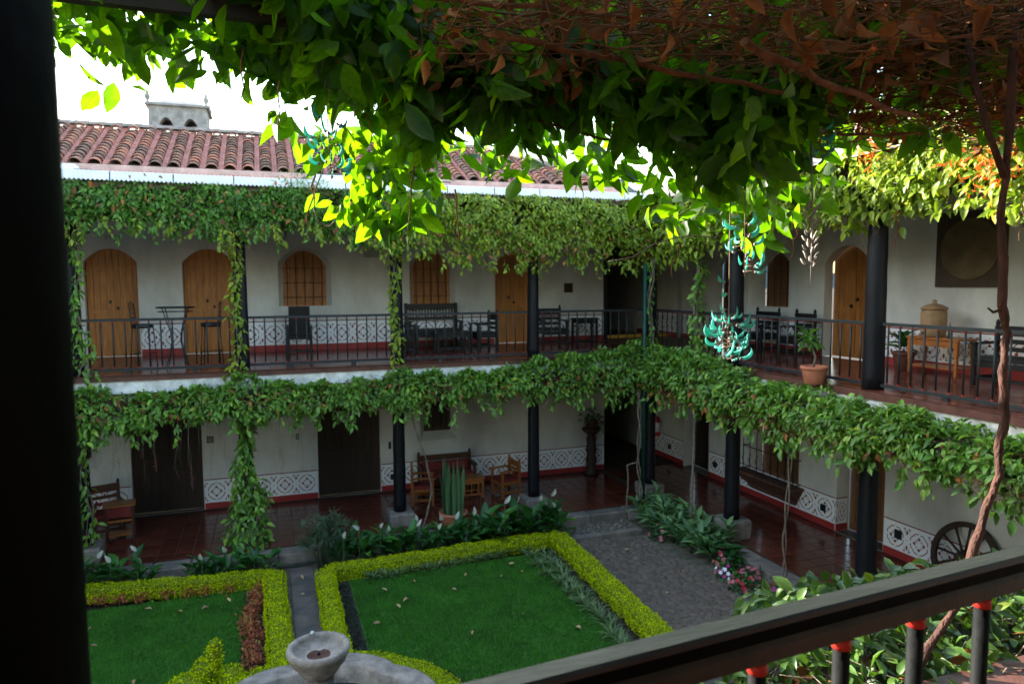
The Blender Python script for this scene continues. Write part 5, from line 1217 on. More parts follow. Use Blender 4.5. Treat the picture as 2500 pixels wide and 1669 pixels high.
# fallen leaves
fl_px = [((938,1402),0),((975,1393),0),((1080,1472),0),((1260,1425),0),((1050,1440),0),((940,1476),0),((1258,1432),0),((1285,1405),0),((1155,1355),1),((1185,1275),1)]
Rl = [(1.9,12.35),(2.45,12.55),(2.2,11.9),(2.0,11.6),(3.45,12.6),(4.0,12.2),(4.35,12.75),(4.5,12.3),(3.0,12.0),(3.9,10.7),(4.9,11.6),(2.9,10.3),(1.6,11.2),(4.6,9.9)]
Ll = [(-2.0,13.0),(-1.5,12.72),(-1.2,12.68),(-.75,12.85),(-2.8,12.6),(-1.9,10.55),(-2.6,11.9)]
fm = [tpl_mesh('fallen_leaf', leaf_template(.55, f_, d_), 'fallen_leaf') for f_, d_ in ((.28,-.3),(.22,.25),(.35,.1))]
for lst, lab, gr in ((Rl, 'curled tan dry leaf lying on the right lawn', 'dry leaves on the right lawn'), (Ll, 'curled tan dry leaf lying on the left lawn', 'dry leaves on the left lawn'), ([(.5,13.5),(.42,12.8),(6.6,10.6),(6.9,12.7),(7.4,11.4)], 'dry leaf lying on the garden paving', 'dry leaves on the paving')):
    for i, (x, y) in enumerate(lst):
        o = bpy.data.objects.new('fallen_leaf', fm[i % 3]); C.objects.link(o); o.location = (x, y, -3.922 if 'paving' not in lab else -3.962); s = random.uniform(.09,.14); o.scale = (s,s,s); o.rotation_euler = (random.uniform(-.3,.3), random.uniform(-.3,.3), random.uniform(0,6.28)); tag(o, lab, 'leaf', gr)
# ================================================================== climbing vines
def itp(x, tab): return np.interp(x, [a for a, _ in tab], [b_ for _, b_ in tab])
def vine_mass(t, pos, out, s0, s1, m, droop=.7, tpl=None, wild=.75, mi=None):
    n = len(pos); o3 = np.tile(np.array(out, float), (n,1)) if np.ndim(out) == 1 else out
    tip = o3*.55+np.array([0,0,-droop])+rnd_dirs(n)*wild; nrm = o3*.7+np.array([0,0,.75])+rnd_dirs(n)*.6
    return leaf_obj('foliage', tpl or LEAFLO2, pos, leaf_frames(pos, tip, nrm), s0*.75+(s1*1.2-s0*.75)*RNG.uniform(0,1,n)**1.35, m, t, mi)
LEAFLO2 = leaf_template(.44, .09, .22)
def clump(p, f=2.2, seed=0.0):
    """0..1 lumpy field used to thin a vine here and thicken it there"""
    x, y, z = p[:,0], p[:,1], p[:,2]
    v = np.sin(x*f*2.1+seed+1.3*np.sin(z*f*1.7))+np.sin(z*f*2.9+x*f*.9+seed*2)+.8*np.sin(x*f*5.1-z*f*3.3+seed)+.8*np.sin(y*f*4.7+z*f*2+seed*3)
    return np.clip(.5+v*.22, 0, 1)
def tangle(n, box, ln, rad, flat=.35, seg=5, sides=4, mb=None, curl=.35):
    """thin crooked stems filling a box"""
    mb = mb or MB(); lo = np.array(box[0]); hi = np.array(box[1])
    for i in range(n):
        p = Vector(RNG.uniform(lo, hi)); d = Vector(rnd_dirs(1)[0]); d.z *= flat; d.normalize(); L = random.uniform(*ln)/seg; P = [p.copy()]
        for k in range(seg):
            d = (d+Vector(rnd_dirs(1)[0])*curl); d.z *= .85; d.normalize(); p = p+d*L
            for ax in range(3):
                if p[ax] < lo[ax]-.06: p[ax] = lo[ax]-.06+random.uniform(0,.03); d[ax] = abs(d[ax])
                if p[ax] > hi[ax]+.06: p[ax] = hi[ax]+.06-random.uniform(0,.03); d[ax] = -abs(d[ax])
            P.append(p.copy())
        r = random.uniform(*rad); mb.tube(P, [r*(1-.5*k/seg) for k in range(seg+1)], sides, 0, True, False)
    return mb
def strands(t, n, pick, L0, L1, step, s0, s1, m, out, updown=-1):
    """loose shoots with leaves strung along them, hanging from (or standing out of) a vine"""
    P = []; mb = MB()
    for k in range(n):
        p = Vector(pick()); L = random.uniform(L0, L1); d = Vector((random.uniform(-.35,.35), random.uniform(-.35,.35), updown)).normalized(); c = [p.copy()]
        for i in range(int(L/step)+1):
            d = (d+Vector(rnd_dirs(1)[0])*.22).normalized(); p = p+d*step; c.append(p.copy()); P.append(tuple(p+Vector(rnd_dirs(1)[0])*.02))
            if random.random() < .6: P.append(tuple(p+Vector(rnd_dirs(1)[0])*.035))
        mb.tube(c, .0035, 4, 0, True, False)
    o = mb.build('shoots', 'twig', t); o['kind'] = 'stuff'; vine_mass(t, np.array(P), out, s0, s1, m, .8)
def hang(mb, x, y, z, L, r=.004, sway=.06):
    P = []; 
    for k in range(6): P.append((x+random.uniform(-1,1)*sway*k/5, y+random.uniform(-1,1)*sway*k/5, z-L*k/5))
    mb.tube(P, [r*(1-.1*k) for k in range(6)], 4, 0, True, False); return P

# --- curtain of vine under the eave of the back wing
t = thing('climbing_vine', 'thick green vine hanging along the eave of the back gallery', 'vine', (2, 14.7, 3.4))
btm = [(-5,2.60),(-3.4,2.58),(-2.4,2.78),(-1.2,2.62),(-.4,2.50),(.6,2.86),(1.4,2.52),(2.3,2.42),(3.0,2.36),(3.6,2.18),(4.5,2.0),(5.8,1.96),(6.6,2.10),(7.6,2.02),(8.7,2.15)]
n = 27000; x = RNG.uniform(-4.8, 8.75, n); b0 = itp(x, btm)+.10*np.sin(x*9.1)+.07*np.sin(x*21); u = RNG.uniform(0,1,n)**.9; z = 3.52-(3.52-b0)*u
thick = itp(x, [(-5,.22),(1.5,.25),(3,.42),(8.8,.5)])*(.45+.55*np.sin(np.pi*np.clip(u*.9+.1,0,1)))
y = 14.92-thick*RNG.uniform(0,1,n)**.6-.05*np.sin(x*5+z*7)
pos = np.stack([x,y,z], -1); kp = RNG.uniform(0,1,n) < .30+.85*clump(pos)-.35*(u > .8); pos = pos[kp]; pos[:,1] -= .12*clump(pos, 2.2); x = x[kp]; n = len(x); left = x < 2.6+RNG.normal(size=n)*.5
vine_mass(t, pos[left], (0,-1,0), .075, .135, 'vine_leaf'); vine_mass(t, pos[~left], (0,-1,0), .08, .14, 'vine_yellow')  # lighter leaf colour on the right part stands in for sun there
mb = tangle(150, ((-4.6,14.7,2.7),(8.6,14.95,3.4)), (.5,1.2), (.004,.009), .6); 
for k in range(46): xx = random.uniform(-4, 8.6); hang(mb, xx, random.uniform(14.6,14.9), float(itp(xx, btm))+.15, random.uniform(.15,.5), .0035, .08)
o = mb.build('stems', 'twig', t); o['kind'] = 'stuff'
n = 260; x = RNG.uniform(-4.5,8.5,n); pos = np.stack([x, RNG.uniform(14.35,14.6,n), itp(x,btm)+RNG.uniform(0,.9,n)], -1); vine_mass(t, pos, (0,-1,0), .09, .15, 'dry_leaf')
def pk():
    x_ = random.uniform(-4.5, 8.6); return (x_, random.uniform(14.45,14.75), float(itp(x_, btm))+.12)
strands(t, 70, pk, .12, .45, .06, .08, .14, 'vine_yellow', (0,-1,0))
strands(t, 60, lambda: (random.uniform(-4.5,2.4), random.uniform(14.5,14.75), random.uniform(2.7,3.0)), .12, .4, .06, .08, .13, 'vine_leaf', (0,-1,0))
# a feathery light green shrub tip sticking up through it
n = 700; c = np.array([.75,14.55,3.36]); pos = c+RNG.normal(size=(n,3))*np.array([.26,.09,.20]); o = leaf_obj('foliage', strap_template(.2,.1,3), pos, leaf_frames(pos, rnd_dirs(n)+np.array([0,-.2,.2]), rnd_dirs(n)+np.array([0,-.5,.5])), RNG.uniform(.05,.10,n), 'vine_leaf', t)

# --- vine with orange flowers along the eave of the right wing
t = thing('flame_vine', 'sunlit flame vine with orange flowers along the eave of the right gallery', 'vine', (8.5, 8, 3.4))
n = 13500; y = RNG.uniform(2.2, 14.9, n); b0 = itp(y, [(2,2.3),(6.2,2.38),(7.2,2.62),(8.2,2.48),(9.5,2.52),(10.2,2.66),(11.3,2.55),(12.2,2.3),(13.5,2.05),(14.9,2.0)])+.10*np.sin(y*7.7)+.06*np.sin(y*17)
u = RNG.uniform(0,1,n)**.9; tp = itp(y, [(2,3.95),(6,3.9),(8,3.78),(9.2,3.55),(10,3.5),(15,3.45)]); z = tp-(tp-b0)*u
x = 8.92-.62*RNG.uniform(0,1,n)**.6*(.4+.6*np.sin(np.pi*np.clip(u*.9+.1,0,1))); pos = np.stack([x,y,z], -1)
kp = RNG.uniform(0,1,n) < .30+.85*clump(pos[:,[1,0,2]], 2.0, 1.0)-.3*(u > .8); vine_mass(t, pos[kp], (-1,-.2,0), .10, .19, 'vine_yellow')
mb = tangle(110, ((8.5,3,2.6),(8.9,14.5,3.4)), (.5,1.2), (.005,.010), .6)
for k in range(22): hang(mb, random.uniform(8.35,8.8), random.uniform(5,13), 2.6, random.uniform(.2,.7), .004, .08)
o = mb.build('stems', 'twig', t); o['kind'] = 'stuff'
def flower_tufts(label, c, n, spread):
    t = thing('flower_cluster', label, 'flowers', c, 0, 'orange flame vine flowers'); p = RNG.normal(size=(n,3))*np.array(spread); d = rnd_dirs(n)+np.array([-.5,-.4,-.2])
    me = leaf_mesh('blossoms', strap_template(.22,.2,3), p, leaf_frames(p, d, rnd_dirs(n)), RNG.uniform(.08,.14,n), 'orange_flower'); link_mesh('blossoms', me, t)['kind'] = 'stuff'
flower_tufts('orange flower cluster left of two, high on the right gallery vine', (8.10, 7.85, 3.46), 95, (.09,.13,.15)); flower_tufts('orange flower cluster at the far right behind the vine trunk', (8.08, 6.08, 2.95), 120, (.10,.15,.18)); flower_tufts('few orange flowers at the right frame edge', (8.08, 5.78, 3.2), 50, (.10,.12,.12)); flower_tufts('small stray orange blossoms left of the vine trunk', (8.08, 6.5, 3.05), 20, (.08,.10,.10))

# --- vines resting on the ledge below the upper galleries
t = thing('ledge_vine', 'dense green vine lying along the ledge below the back railing', 'vine', (2, 14.6, -.8))
n = 24000; x = RNG.uniform(-4.8, 8.45, n); tp = itp(x, [(-5,-.42),(-3.2,-.34),(-2.5,-.48),(-.9,-.44),(-.4,-.15),(.1,-.44),(2.2,-.46),(2.7,-.24),(3.6,-.44),(5.0,-.32),(6.0,-.12),(7.0,-.10),(8.0,.08),(8.5,.10)])+.05*np.sin(x*8)+.035*np.sin(x*19)
bt = itp(x, [(-5,-1.15),(-3,-1.12),(-1.9,-1.05),(-1.2,-.92),(-.3,-1.1),(1,-.90),(2.4,-1.05),(3.2,-.88),(5,-.88),(6,-.98),(7.4,-.92),(8.5,-1.1)])+.07*np.sin(x*6.3)+.05*np.sin(x*15)
ph = RNG.uniform(0, 1, n); rr_ = np.sqrt(RNG.uniform(.35,1,n)); th = np.pi*(.5+ph); cz = (tp+bt)/2; hz = (tp-bt)/2
pos = np.stack([x, 14.66+.30*rr_*np.cos(th)*1.0-.02, cz+hz*rr_*np.sin(th)], -1); outv = np.stack([np.zeros(n), np.cos(th), np.sin(th)*.8], -1); outv[:,1] = -np.abs(outv[:,1])
top_ = RNG.uniform(0,1,n) < .3; pos[top_,1] = 14.66+RNG.uniform(-.25,.22,top_.sum()); pos[top_,2] = (tp-.03*RNG.uniform(0,1,n))[top_]; outv[top_] = np.array([0,-.3,1])
pos[:,1] -= .10*(clump(pos, 2.4, .7)-.4); pos[:,2] += .10*(clump(pos, 1.7, 2.0)-.5); kp = RNG.uniform(0,1,n) < .25+.9*clump(pos, 2.4, .7); vine_mass(t, pos[kp], outv[kp], .07, .145, 'ledge_leaf', .5)
strands(t, 110, lambda: (random.uniform(-4.6,8.3), random.uniform(14.35,14.65), random.uniform(-.98,-.75)), .1, .42, .06, .08, .15, 'ledge_leaf', (0,-1,0))
strands(t, 26, lambda: (random.uniform(-4.6,8.3), random.uniform(14.4,14.8), -.50), .06, .18, .05, .08, .14, 'ledge_leaf', (0,-.6,.5), 1)
core = MB(); core.box(-4.8, 8.4, 14.52, 14.90, -.80, -.50); core.build('support_board', 'door_dark', t)
mb = tangle(160, ((-4.5,14.4,-.95),(8.4,14.9,-.5)), (.4,1.0), (.004,.009), .6)
o = mb.build('stems', 'twig', t); o['kind'] = 'stuff'
n = 260; x = RNG.uniform(-4.5,8.3,n); pos = np.stack([x, RNG.uniform(14.3,14.5,n), RNG.uniform(-.95,-.35,n)], -1); vine_mass(t, pos, (0,-1,.2), .07, .13, 'dry_leaf')
t = thing('ledge_vine', 'dense green vine lying along the ledge below the right railing', 'vine', (8.45, 9, -.8))
n = 20000; y = RNG.uniform(2.6, 14.9, n); tp = itp(y, [(2,-.38),(5,-.32),(5.9,-.36),(7.2,-.28),(8.0,-.40),(8.8,-.32),(9.6,-.20),(10.6,-.30),(11.2,-.18),(12,.0),(13.5,.06),(15,.12)])+.05*np.sin(y*7)+.04*np.sin(y*16)
bt = itp(y, [(2,-1.0),(5.8,-.95),(7.3,-.88),(8.2,-1.05),(9.5,-.85),(11,-.98),(13,-.86),(15,-.95)])+.08*np.sin(y*5.3)+.05*np.sin(y*13)
ph = RNG.uniform(0,1,n); rr_ = np.sqrt(RNG.uniform(.35,1,n)); th = np.pi*(.5+ph); cz = (tp+bt)/2; hz = (tp-bt)/2
pos = np.stack([8.46+.36*rr_*np.cos(th), y, cz+hz*rr_*np.sin(th)], -1); outv = np.stack([-np.abs(np.cos(th)), np.zeros(n), np.sin(th)*.8], -1)
top_ = RNG.uniform(0,1,n) < .35; pos[top_,0] = 8.46+RNG.uniform(-.30,.24,top_.sum()); pos[top_,2] = (tp-.03*RNG.uniform(0,1,n))[top_]; outv[top_] = np.array([-.3,-.2,1])
pw = pos[:,[1,0,2]]; pos[:,0] -= .12*(clump(pw, 2.2, .7)-.4); pos[:,2] += .10*(clump(pw, 1.6, 2.0)-.5); kp = RNG.uniform(0,1,n) < .25+.9*clump(pw, 2.2, .7); vine_mass(t, pos[kp], outv[kp], .07, .15, 'ledge_leaf', .5)
strands(t, 110, lambda: (random.uniform(8.1,8.4), random.uniform(4,14.5), random.uniform(-1.0,-.75)), .08, .32, .06, .09, .17, 'ledge_leaf', (-1,-.2,0))
strands(t, 60, lambda: (random.uniform(8.15,8.6), random.uniform(4,14.5), -.38), .08, .22, .05, .09, .16, 'ledge_leaf', (-.6,-.3,.5), 1)
core = MB(); core.box(8.3, 8.72, 2.6, 14.5, -.85, -.52); core.build('support_board', 'door_dark', t)
mb = tangle(170, ((8.2,4,-1.0),(8.6,14.5,-.45)), (.4,1.0), (.004,.009), .6); o = mb.build('stems', 'twig', t); o['kind'] = 'stuff'
n = 300; y = RNG.uniform(4,14.5,n); pos = np.stack([RNG.uniform(8.08,8.3,n), y, RNG.uniform(-1.0,-.35,n)], -1); vine_mass(t, pos, (-1,0,.2), .08, .14, 'dry_leaf')
for (yy, zz) in ((8.75,-.72),(5.75,-.85)):
    mb = tangle(90, ((8.05,yy-.35,zz-.16),(8.2,yy+.35,zz+.14)), (.2,.45), (.002,.004), .6, 4, 3); o = mb.build('dry_stems', 'dry_grass', t); o['kind'] = 'stuff'

# --- vines climbing the columns
def climber(label, x, y, ztab, n, s0, s1, m, group=None, stem_r=.018, off=(-.08,-.16)):
    """ztab: (z, half width) from top to bottom"""
    t = thing('climbing_vine', label, 'vine', (x, y, ztab[-1][0]), 0, group); zs = [q[0] for q in ztab][::-1]; ws = [q[1] for q in ztab][::-1]
    z = RNG.uniform(zs[0], zs[-1], n); wd = np.interp(z, zs, ws); keep = RNG.uniform(0,1,n) < (.35+.65*wd/max(ws)); z = z[keep]; wd = wd[keep]; n = len(z)
    a = RNG.uniform(0, 2*np.pi, n); r = np.sqrt(RNG.uniform(.15,1,n)); c0 = x+off[0]+.05*np.sin(z*4)
    pos = np.stack([c0+wd*r*np.cos(a), y+off[1]+.7*wd*r*np.sin(a)-.03, z], -1); out = np.stack([np.cos(a), -np.abs(np.sin(a))-.4, np.zeros(n)], -1)
    vine_mass(t, pos, out, s0, s1, m, .8)
    st_ = MB(); zt, zb_ = ztab[0][0], ztab[-1][0]
    for k in range(3):
        P = []; 
        for i in range(13): f_ = i/12; zz = zt+(zb_-zt)*f_; P.append((x+off[0]+.05*math.sin(zz*4)+.05*math.sin(f_*9+k*2), y+off[1]*.8+.04*math.cos(f_*8+k*2), zz))
        st_.tube(P, stem_r*(1-.25*k), 6, 0, True)
    st_.build('stem', 'vine_stem', t); return t
climber('light green vine twining down the column between door 309 and the leather chair', -.48, YB, [(2.6,.20),(2.2,.09),(1.3,.10),(.7,.17),(.2,.11),(-.2,.28)], 380, .09, .15, 'vine_yellow', 'column vines')
climber('light green vine twining down the column between the barred windows', 2.66, YB, [(2.4,.22),(1.9,.17),(1.4,.08),(.8,.09),(.2,.10),(-.3,.14)], 360, .085, .14, 'vine_yellow', 'column vines')
climber('green vine bunched at the foot of the far left upper column', -3.43, YB, [(2.7,.26),(2.3,.07),(1.2,.04),(.75,.08),(.4,.20),(-.1,.30),(-.4,.40)], 420, .10, .17, 'ledge_leaf', 'column vines', .015, (.12,-.15))
climber('dense dark green vine wrapped round the second lower column down to the garden', -.48, YB, [(-.6,.40),(-1.0,.17),(-1.7,.11),(-2.1,.22),(-2.7,.36),(-3.3,.42),(-3.95,.58)], 1550, .11, .18, 'ledge_leaf', 'column vines', .02, (.0,-.30))
climber('dark green vine along the far left lower column', -3.43, YB, [(-.7,.30),(-1.4,.10),(-2.2,.12),(-3.0,.14),(-3.6,.20)], 200, .11, .18, 'ledge_leaf', 'column vines', .015, (.1,-.2))
climber('sparse vine leaves round the stem in front of the upper right door', 8.86, 13.2, [(2.3,.10),(1.6,.08),(.9,.16),(.3,.26),(-.1,.34)], 330, .12, .19, 'ledge_leaf', 'column vines', .026, (.0,-.05))
climber('few leaves on the stem beside the green corner pole', 8.48, 14.46, [(2.2,.12),(1.2,.06),(.5,.12),(.0,.10),(-.3,.12)], 110, .09, .14, 'ledge_leaf', 'column vines', .022, (0,0))
# bare twisted stems down to the garden
def bare_stem(label, P, r, twist=.03, n=3):
    t = thing('bare_vine', label, 'vine', P[-1], 0, 'bare vine stems'); m = MB()
    for k in range(n):
        Q = []
        for i in range(len(P)-1):
            for j in range(5):
                f_ = j/5; p = Vector(P[i]).lerp(Vector(P[i+1]), f_); a = (i*5+j)*.8+k*6.28/n; Q.append(p+Vector((math.cos(a)*twist, math.sin(a)*twist, 0)))
        Q.append(Vector(P[-1])); m.tube(Q, r*(1-.15*k), 6, 0, True)
    m.build('stem', 'vine_stem', t)
bare_stem('pale twisted vine stem beside the green pole', [(8.12,14.36,-.9),(8.16,14.36,-1.7),(8.12,14.36,-2.6),(8.2,14.34,-3.3),(8.14,14.34,-3.96)], .017, .035, 2)
bare_stem('pale kinked vine stem left of the green pole', [(8.12,14.40,-2.62),(7.86,14.40,-2.66),(7.88,14.38,-3.2),(7.82,14.36,-3.6),(7.98,14.34,-3.96)], .018, .008, 1)
bare_stem('straight pale vine stem between corner and right column', [(8.62,12.78,-.85),(8.60,12.8,-1.7),(8.58,12.8,-2.6),(8.55,12.8,-3.4),(8.55,12.8,-3.96)], .026, .012, 2)
bare_stem('thin pale stems hanging left of the lower brown door', [(8.62,9.85,-.95),(8.60,9.88,-1.9),(8.55,9.9,-2.9),(8.56,9.88,-3.6),(8.55,9.9,-3.9)], .015, .03, 2)
bare_stem('thin stem sagging right of the snake plant column', [(2.86,15.0,-.8),(2.96,14.95,-1.5),(3.18,14.85,-2.2),(3.28,14.75,-2.9),(3.15,14.7,-3.4),(2.95,14.6,-3.9)], .012, .015, 2)
# fine runners dangling below the ledge vines, some with red or yellow blossoms
t = thing('hanging_runners', 'thin dangling runners with tiny red blossoms below the back ledge vine', 'runners', (0, 14.5, -1)); mb = MB(); bl = []
for k in range(44):
    xx = random.choice((random.uniform(-3.4,-.9), random.uniform(-3.4,.9), random.uniform(-4,6))); P = hang(mb, xx, random.uniform(14.35,14.75), -.8, random.uniform(.35,1.5) if xx < 1 else random.uniform(.2,.6), .003, .06)
    if xx < 1 and random.random() < .5:
        for j in range(10): f_ = random.uniform(3.5,5); i = int(f_); p = Vector(P[min(i,5)]).lerp(Vector(P[min(i+1,5)]), f_-i); bl.append(tuple(p+Vector(rnd_dirs(1)[0])*.03))
o = mb.build('runners', 'vine_stem', t); o['kind'] = 'stuff'; bl = np.array(bl); n = len(bl)
leaf_obj('blossoms', LEAFLO, bl, leaf_frames(bl, rnd_dirs(n)+np.array([0,0,-.5]), rnd_dirs(n)), RNG.uniform(.02,.035,n), 'petal_red', t)
for k in range(7):
    xx = 1.2+k*.72; m = MB(); P = [(xx, 14.5, -.78)]; w_ = random.uniform(.2,.5); dp = random.uniform(.15,.5)
    for i in range(1,9): f_ = i/8; P.append((xx+w_*f_, 14.45, -.78-dp*math.sin(math.pi*f_*.85)+random.uniform(-.02,.02)))
    m.tube(P, .006, 5); q = thing('bare_vine', 'looping bare runner below the back ledge vine, %s from the left' % ORD[k], 'vine', P[0], 0, 'looping runners'); m.build('stem', 'vine_stem', q)

# --- leafy vine on the near ledge, just beyond the near railing
t = thing('ledge_vine', 'leafy vine with some dead leaves on the near ledge, seen under the handrail', 'vine', (3, 2.6, -.4))
n = 6500; x = RNG.uniform(1.75, 6.5, n); y = RNG.uniform(1.95, 3.35, n); tp = -.10-.30*np.clip((y-2.5)/.85,0,1)**2-.08*np.clip((2.25-y)/.3,0,1)+.05*np.sin(x*5.1+y*3)+.04*np.sin(x*11)+.10*np.exp(-((x-2.9)/.9)**2)*(y > 2.4)-.12*np.clip(1.8-x,0,1)
z = tp-.28*RNG.uniform(0,1,n)**1.5; pos = np.stack([x,y,z], -1); keep = ~((x > 2.95+.25*np.sin(y*9)) & (y < 2.18)) & (y < 2.55+.9*np.clip(x-1.8,0,1)); pos = pos[keep]; tp = tp[keep]; n = len(pos)
score = pos[:,2]-tp+RNG.uniform(0,.05,n)-.05*np.abs(pos[:,0]-3); order = np.argsort(-score)
tip = rnd_dirs(n)*1.0+np.array([-.1,-.5,-.15]); nrm = rnd_dirs(n)*.55+np.array([-.15,-.35,1]); fr = leaf_frames(pos, tip, nrm); sz = RNG.uniform(.065,.125,n)
nlm = [tpl_mesh('leaf', leaf_template(w_, .09, d_), 'bed_leaf') for w_, d_ in ((.46,.2),(.40,.3),(.52,.12))]
off = -root_loc(t)
for k, i in enumerate(order[:300]):
    M = Matrix.Identity(4)
    for r_ in range(3):
        for c_ in range(3): M[r_][c_] = fr[i][r_][c_]*sz[i]
    M.translation = Vector(pos[i])+off; link_mesh('leaf', nlm[k % 3], t, M)
rest = order[300:]; leaf_obj('foliage', LEAFLO2, pos[rest], fr[rest], sz[rest], 'bed_leaf', t)
n = 110; pos = np.stack([RNG.uniform(1.9,4.5,n), RNG.uniform(2.0,2.6,n), RNG.uniform(-.32,-.14,n)], -1); vine_mass(t, pos, (0,-.6,.5), .08, .14, 'dry_leaf', .2)
mb = tangle(420, ((2.1,1.95,-.42),(5.5,2.9,-.16)), (.3,.9), (.002,.006), .4, 6, 4, None, .45); o = mb.build('stems', 'vine_stem', t); o['kind'] = 'stuff'
core = MB(); core.box(1.9, 7, 2.16, 3.0, -.75, -.45); core.build('support_board', 'door_dark', t)
# reddish vine trunk rising from the near ledge to the pergola
P = [(2.60,2.25,-.32),(2.66,2.2,-.06),(2.75,2.2,.03),(2.87,2.2,.18),(2.93,2.2,.37),(3.00,2.2,.56),(3.07,2.2,.71),(3.065,2.2,.87),(3.09,2.2,.98),(3.055,2.2,1.18),(3.075,2.2,1.35),(3.03,2.2,1.47),(3.035,2.2,1.62),(3.00,2.2,1.85),(3.02,2.2,2.07),(3.025,2.2,2.4),(3.02,2.2,2.95)]
t = thing('woody_vine', 'reddish-brown crooked vine trunk rising at the right in front of the gallery', 'vine', P[0])
Q = []; RR = []
for i in range(len(P)-1):
    for j in range(4): f_ = j/4; p = Vector(P[i]).lerp(Vector(P[i+1]), f_); Q.append(p+Vector(rnd_dirs(1)[0])*.004); RR.append(.0168+.0025*math.sin(i*1.7+j)+random.uniform(-.0015,.0025))
m = MB(); m.tube(Q, RR, 12, 0, True); m.build('trunk', 'bark', t)
m = MB(); m.tube([(3.03,2.2,1.45),(2.97,2.19,1.44),(2.91,2.17,1.46)], [.008,.006,.004], 5); m.build('side_shoot', 'bark', t); m = MB(); m.tube([(3.01,2.2,2.02),(2.93,2.22,2.2),(2.86,2.25,2.45),(2.83,2.3,2.8)], [.016,.013,.012,.011], 7); m.build('side_shoot', 'bark', t)

# ================================================================== the jade vine canopy hanging over the near edge
t = thing('jade_vine', 'large-leaved jade vine canopy hanging over the top of the view', 'vine', (1.5, 3.2, 2.75))
FB = [(60,62),(122,65),(300,78),(370,90),(450,92),(520,85),(565,95),(610,235),(680,310),(740,395),(800,470),(880,480),(985,455),(1040,370),(1110,355),(1190,410),(1250,345),(1330,335),(1400,385),(1480,440),(1560,490),(1640,525),(1720,530),(1790,500),(1850,445),(1905,400),(1930,300),(2000,285),(2150,290),(2349,300),(2500,300)]
DREF = 3.9
def zbot(px): return CAM.z+(690-itp(px/1.0643, FB)*1.0643)/FPX*DREF+.10
def place(px, D, z):
    """world x, y of the vertical line seen at image column px, D metres ahead"""
    a = (px-1250)/FPX; f2 = np.array([math.sin(YAW), math.cos(YAW)]); r2 = np.array([math.cos(YAW), -math.sin(YAW)])
    xy = D[:,None]*f2+(D*a)[:,None]*r2; return np.concatenate([xy, z[:,None]], 1)
n = 8200; px = np.where(RNG.uniform(0,1,n) < .32, RNG.uniform(40, 760, n), RNG.uniform(700, 2620, n)); D = np.where(RNG.uniform(0,1,n) < .82, RNG.uniform(3.5, 4.2, n), RNG.uniform(3.1, 3.6, n)); zb_ = zbot(px)+.14+.20*np.exp(-((px-800)/230)**2); u = RNG.uniform(0,1,n)**.85
inner = (px > 1000)&(px < 1950); ztop = np.where(inner, 2.62+.55*np.clip((D-3.7)/.6,0,1), 3.45); ztop = np.maximum(ztop, zb_+.25); D = np.where(inner&(D < 3.35)&(RNG.uniform(0,1,n) < .6), D+1.0, D); z = zb_+(ztop-zb_)*u
z += .10*np.sin(px*.021+D*5)+.06*np.sin(px*.053+D*9)+.02
keep = (RNG.uniform(0,1,n) < np.clip(.30+2.0*u, 0, 1)); px, D, z, u = px[keep], D[keep], z[keep], u[keep]
pos = place(px, D, z); kp = RNG.uniform(0,1,len(pos)) < .15+1.15*clump(pos, 2.3, 3.1); pos = pos[kp]; u = u[kp]; n = len(pos)
# dense bulk of the canopy behind the fringe
nb_ = 12000; pxb = RNG.uniform(-60, 2650, nb_); Db = RNG.uniform(3.5, 4.7, nb_); zbb = zbot(pxb)+.32+.20*np.exp(-((pxb-800)/230)**2)+.2*np.clip(Db-4.2,0,1); ztb = np.where((pxb > 1000)&(pxb < 1950)&(Db < 3.8), np.maximum(zbb+.1, 2.6), np.where(pxb < 640, 3.75, 3.35)); ub_ = RNG.uniform(0,1,nb_)
gap = ((pxb > 1880)&(RNG.uniform(0,1,nb_) < .45))|((pxb > 560)&(pxb < 960)&(RNG.uniform(0,1,nb_) < .5))|(RNG.uniform(0,1,nb_) > .45+.75*clump(place(pxb, Db, zbb+(ztb-zbb)*ub_), 1.9, 6.0)); pb = place(pxb, Db, zbb+(ztb-zbb)*ub_)[~gap]; pos = np.concatenate([pos, pb]); u = np.concatenate([u, .5+ub_[~gap]]); n = len(pos)
# outermost leaves, first to catch the sun
no_ = 4200; pxo = np.where(RNG.uniform(0,1,no_) < .45, RNG.uniform(560, 1080, no_), RNG.uniform(60, 2550, no_)); Do = RNG.uniform(4.55, 5.3, no_)
zo = CAM.z+(690-itp(pxo/1.0643, FB)*1.0643)/FPX*Do+RNG.uniform(0,1,no_)**1.4*.85-.06+.07*np.sin(pxo*.03)+.05*np.sin(pxo*.011+1); kp = RNG.uniform(0,1,no_) < .15+1.1*clump(place(pxo, Do, zo), 2.6, 5.0); pos = np.concatenate([pos, place(pxo, Do, zo)[kp]]); u = np.concatenate([u, np.full(kp.sum(), .9)]); n = len(pos)
# upper sunlit layer above the mat, further out and to the left
n2 = 1800; px2 = RNG.uniform(-100, 2700, n2); D2 = RNG.uniform(2.2, 5.0, n2); p2 = place(px2, D2, RNG.uniform(2.85, 3.3, n2)); pos = np.concatenate([pos, p2]); u = np.concatenate([u, np.ones(n2)*1.2]); n = len(pos)
sv = np.array(S_DIR); free = np.ones(n, bool)      # leaves removed along the sun direction so sunlight reaches flowers and trunk
for q_, rad_ in (((2.36,3.2,1.28),.17), ((2.45,3.2,1.75),.13), ((.35,4.0,2.3),.14), ((2.79,3.09,1.8),.10), ((3.06,2.2,1.25),.10), ((3.07,2.2,.8),.10)):
    w_ = pos-np.array(q_); l_ = w_@sv; dd_ = np.linalg.norm(w_-l_[:,None]*sv, axis=1); free &= ~((l_ > .05)&(dd_ < rad_+.07))
pos = pos[free]; u = u[free]; n = len(pos)
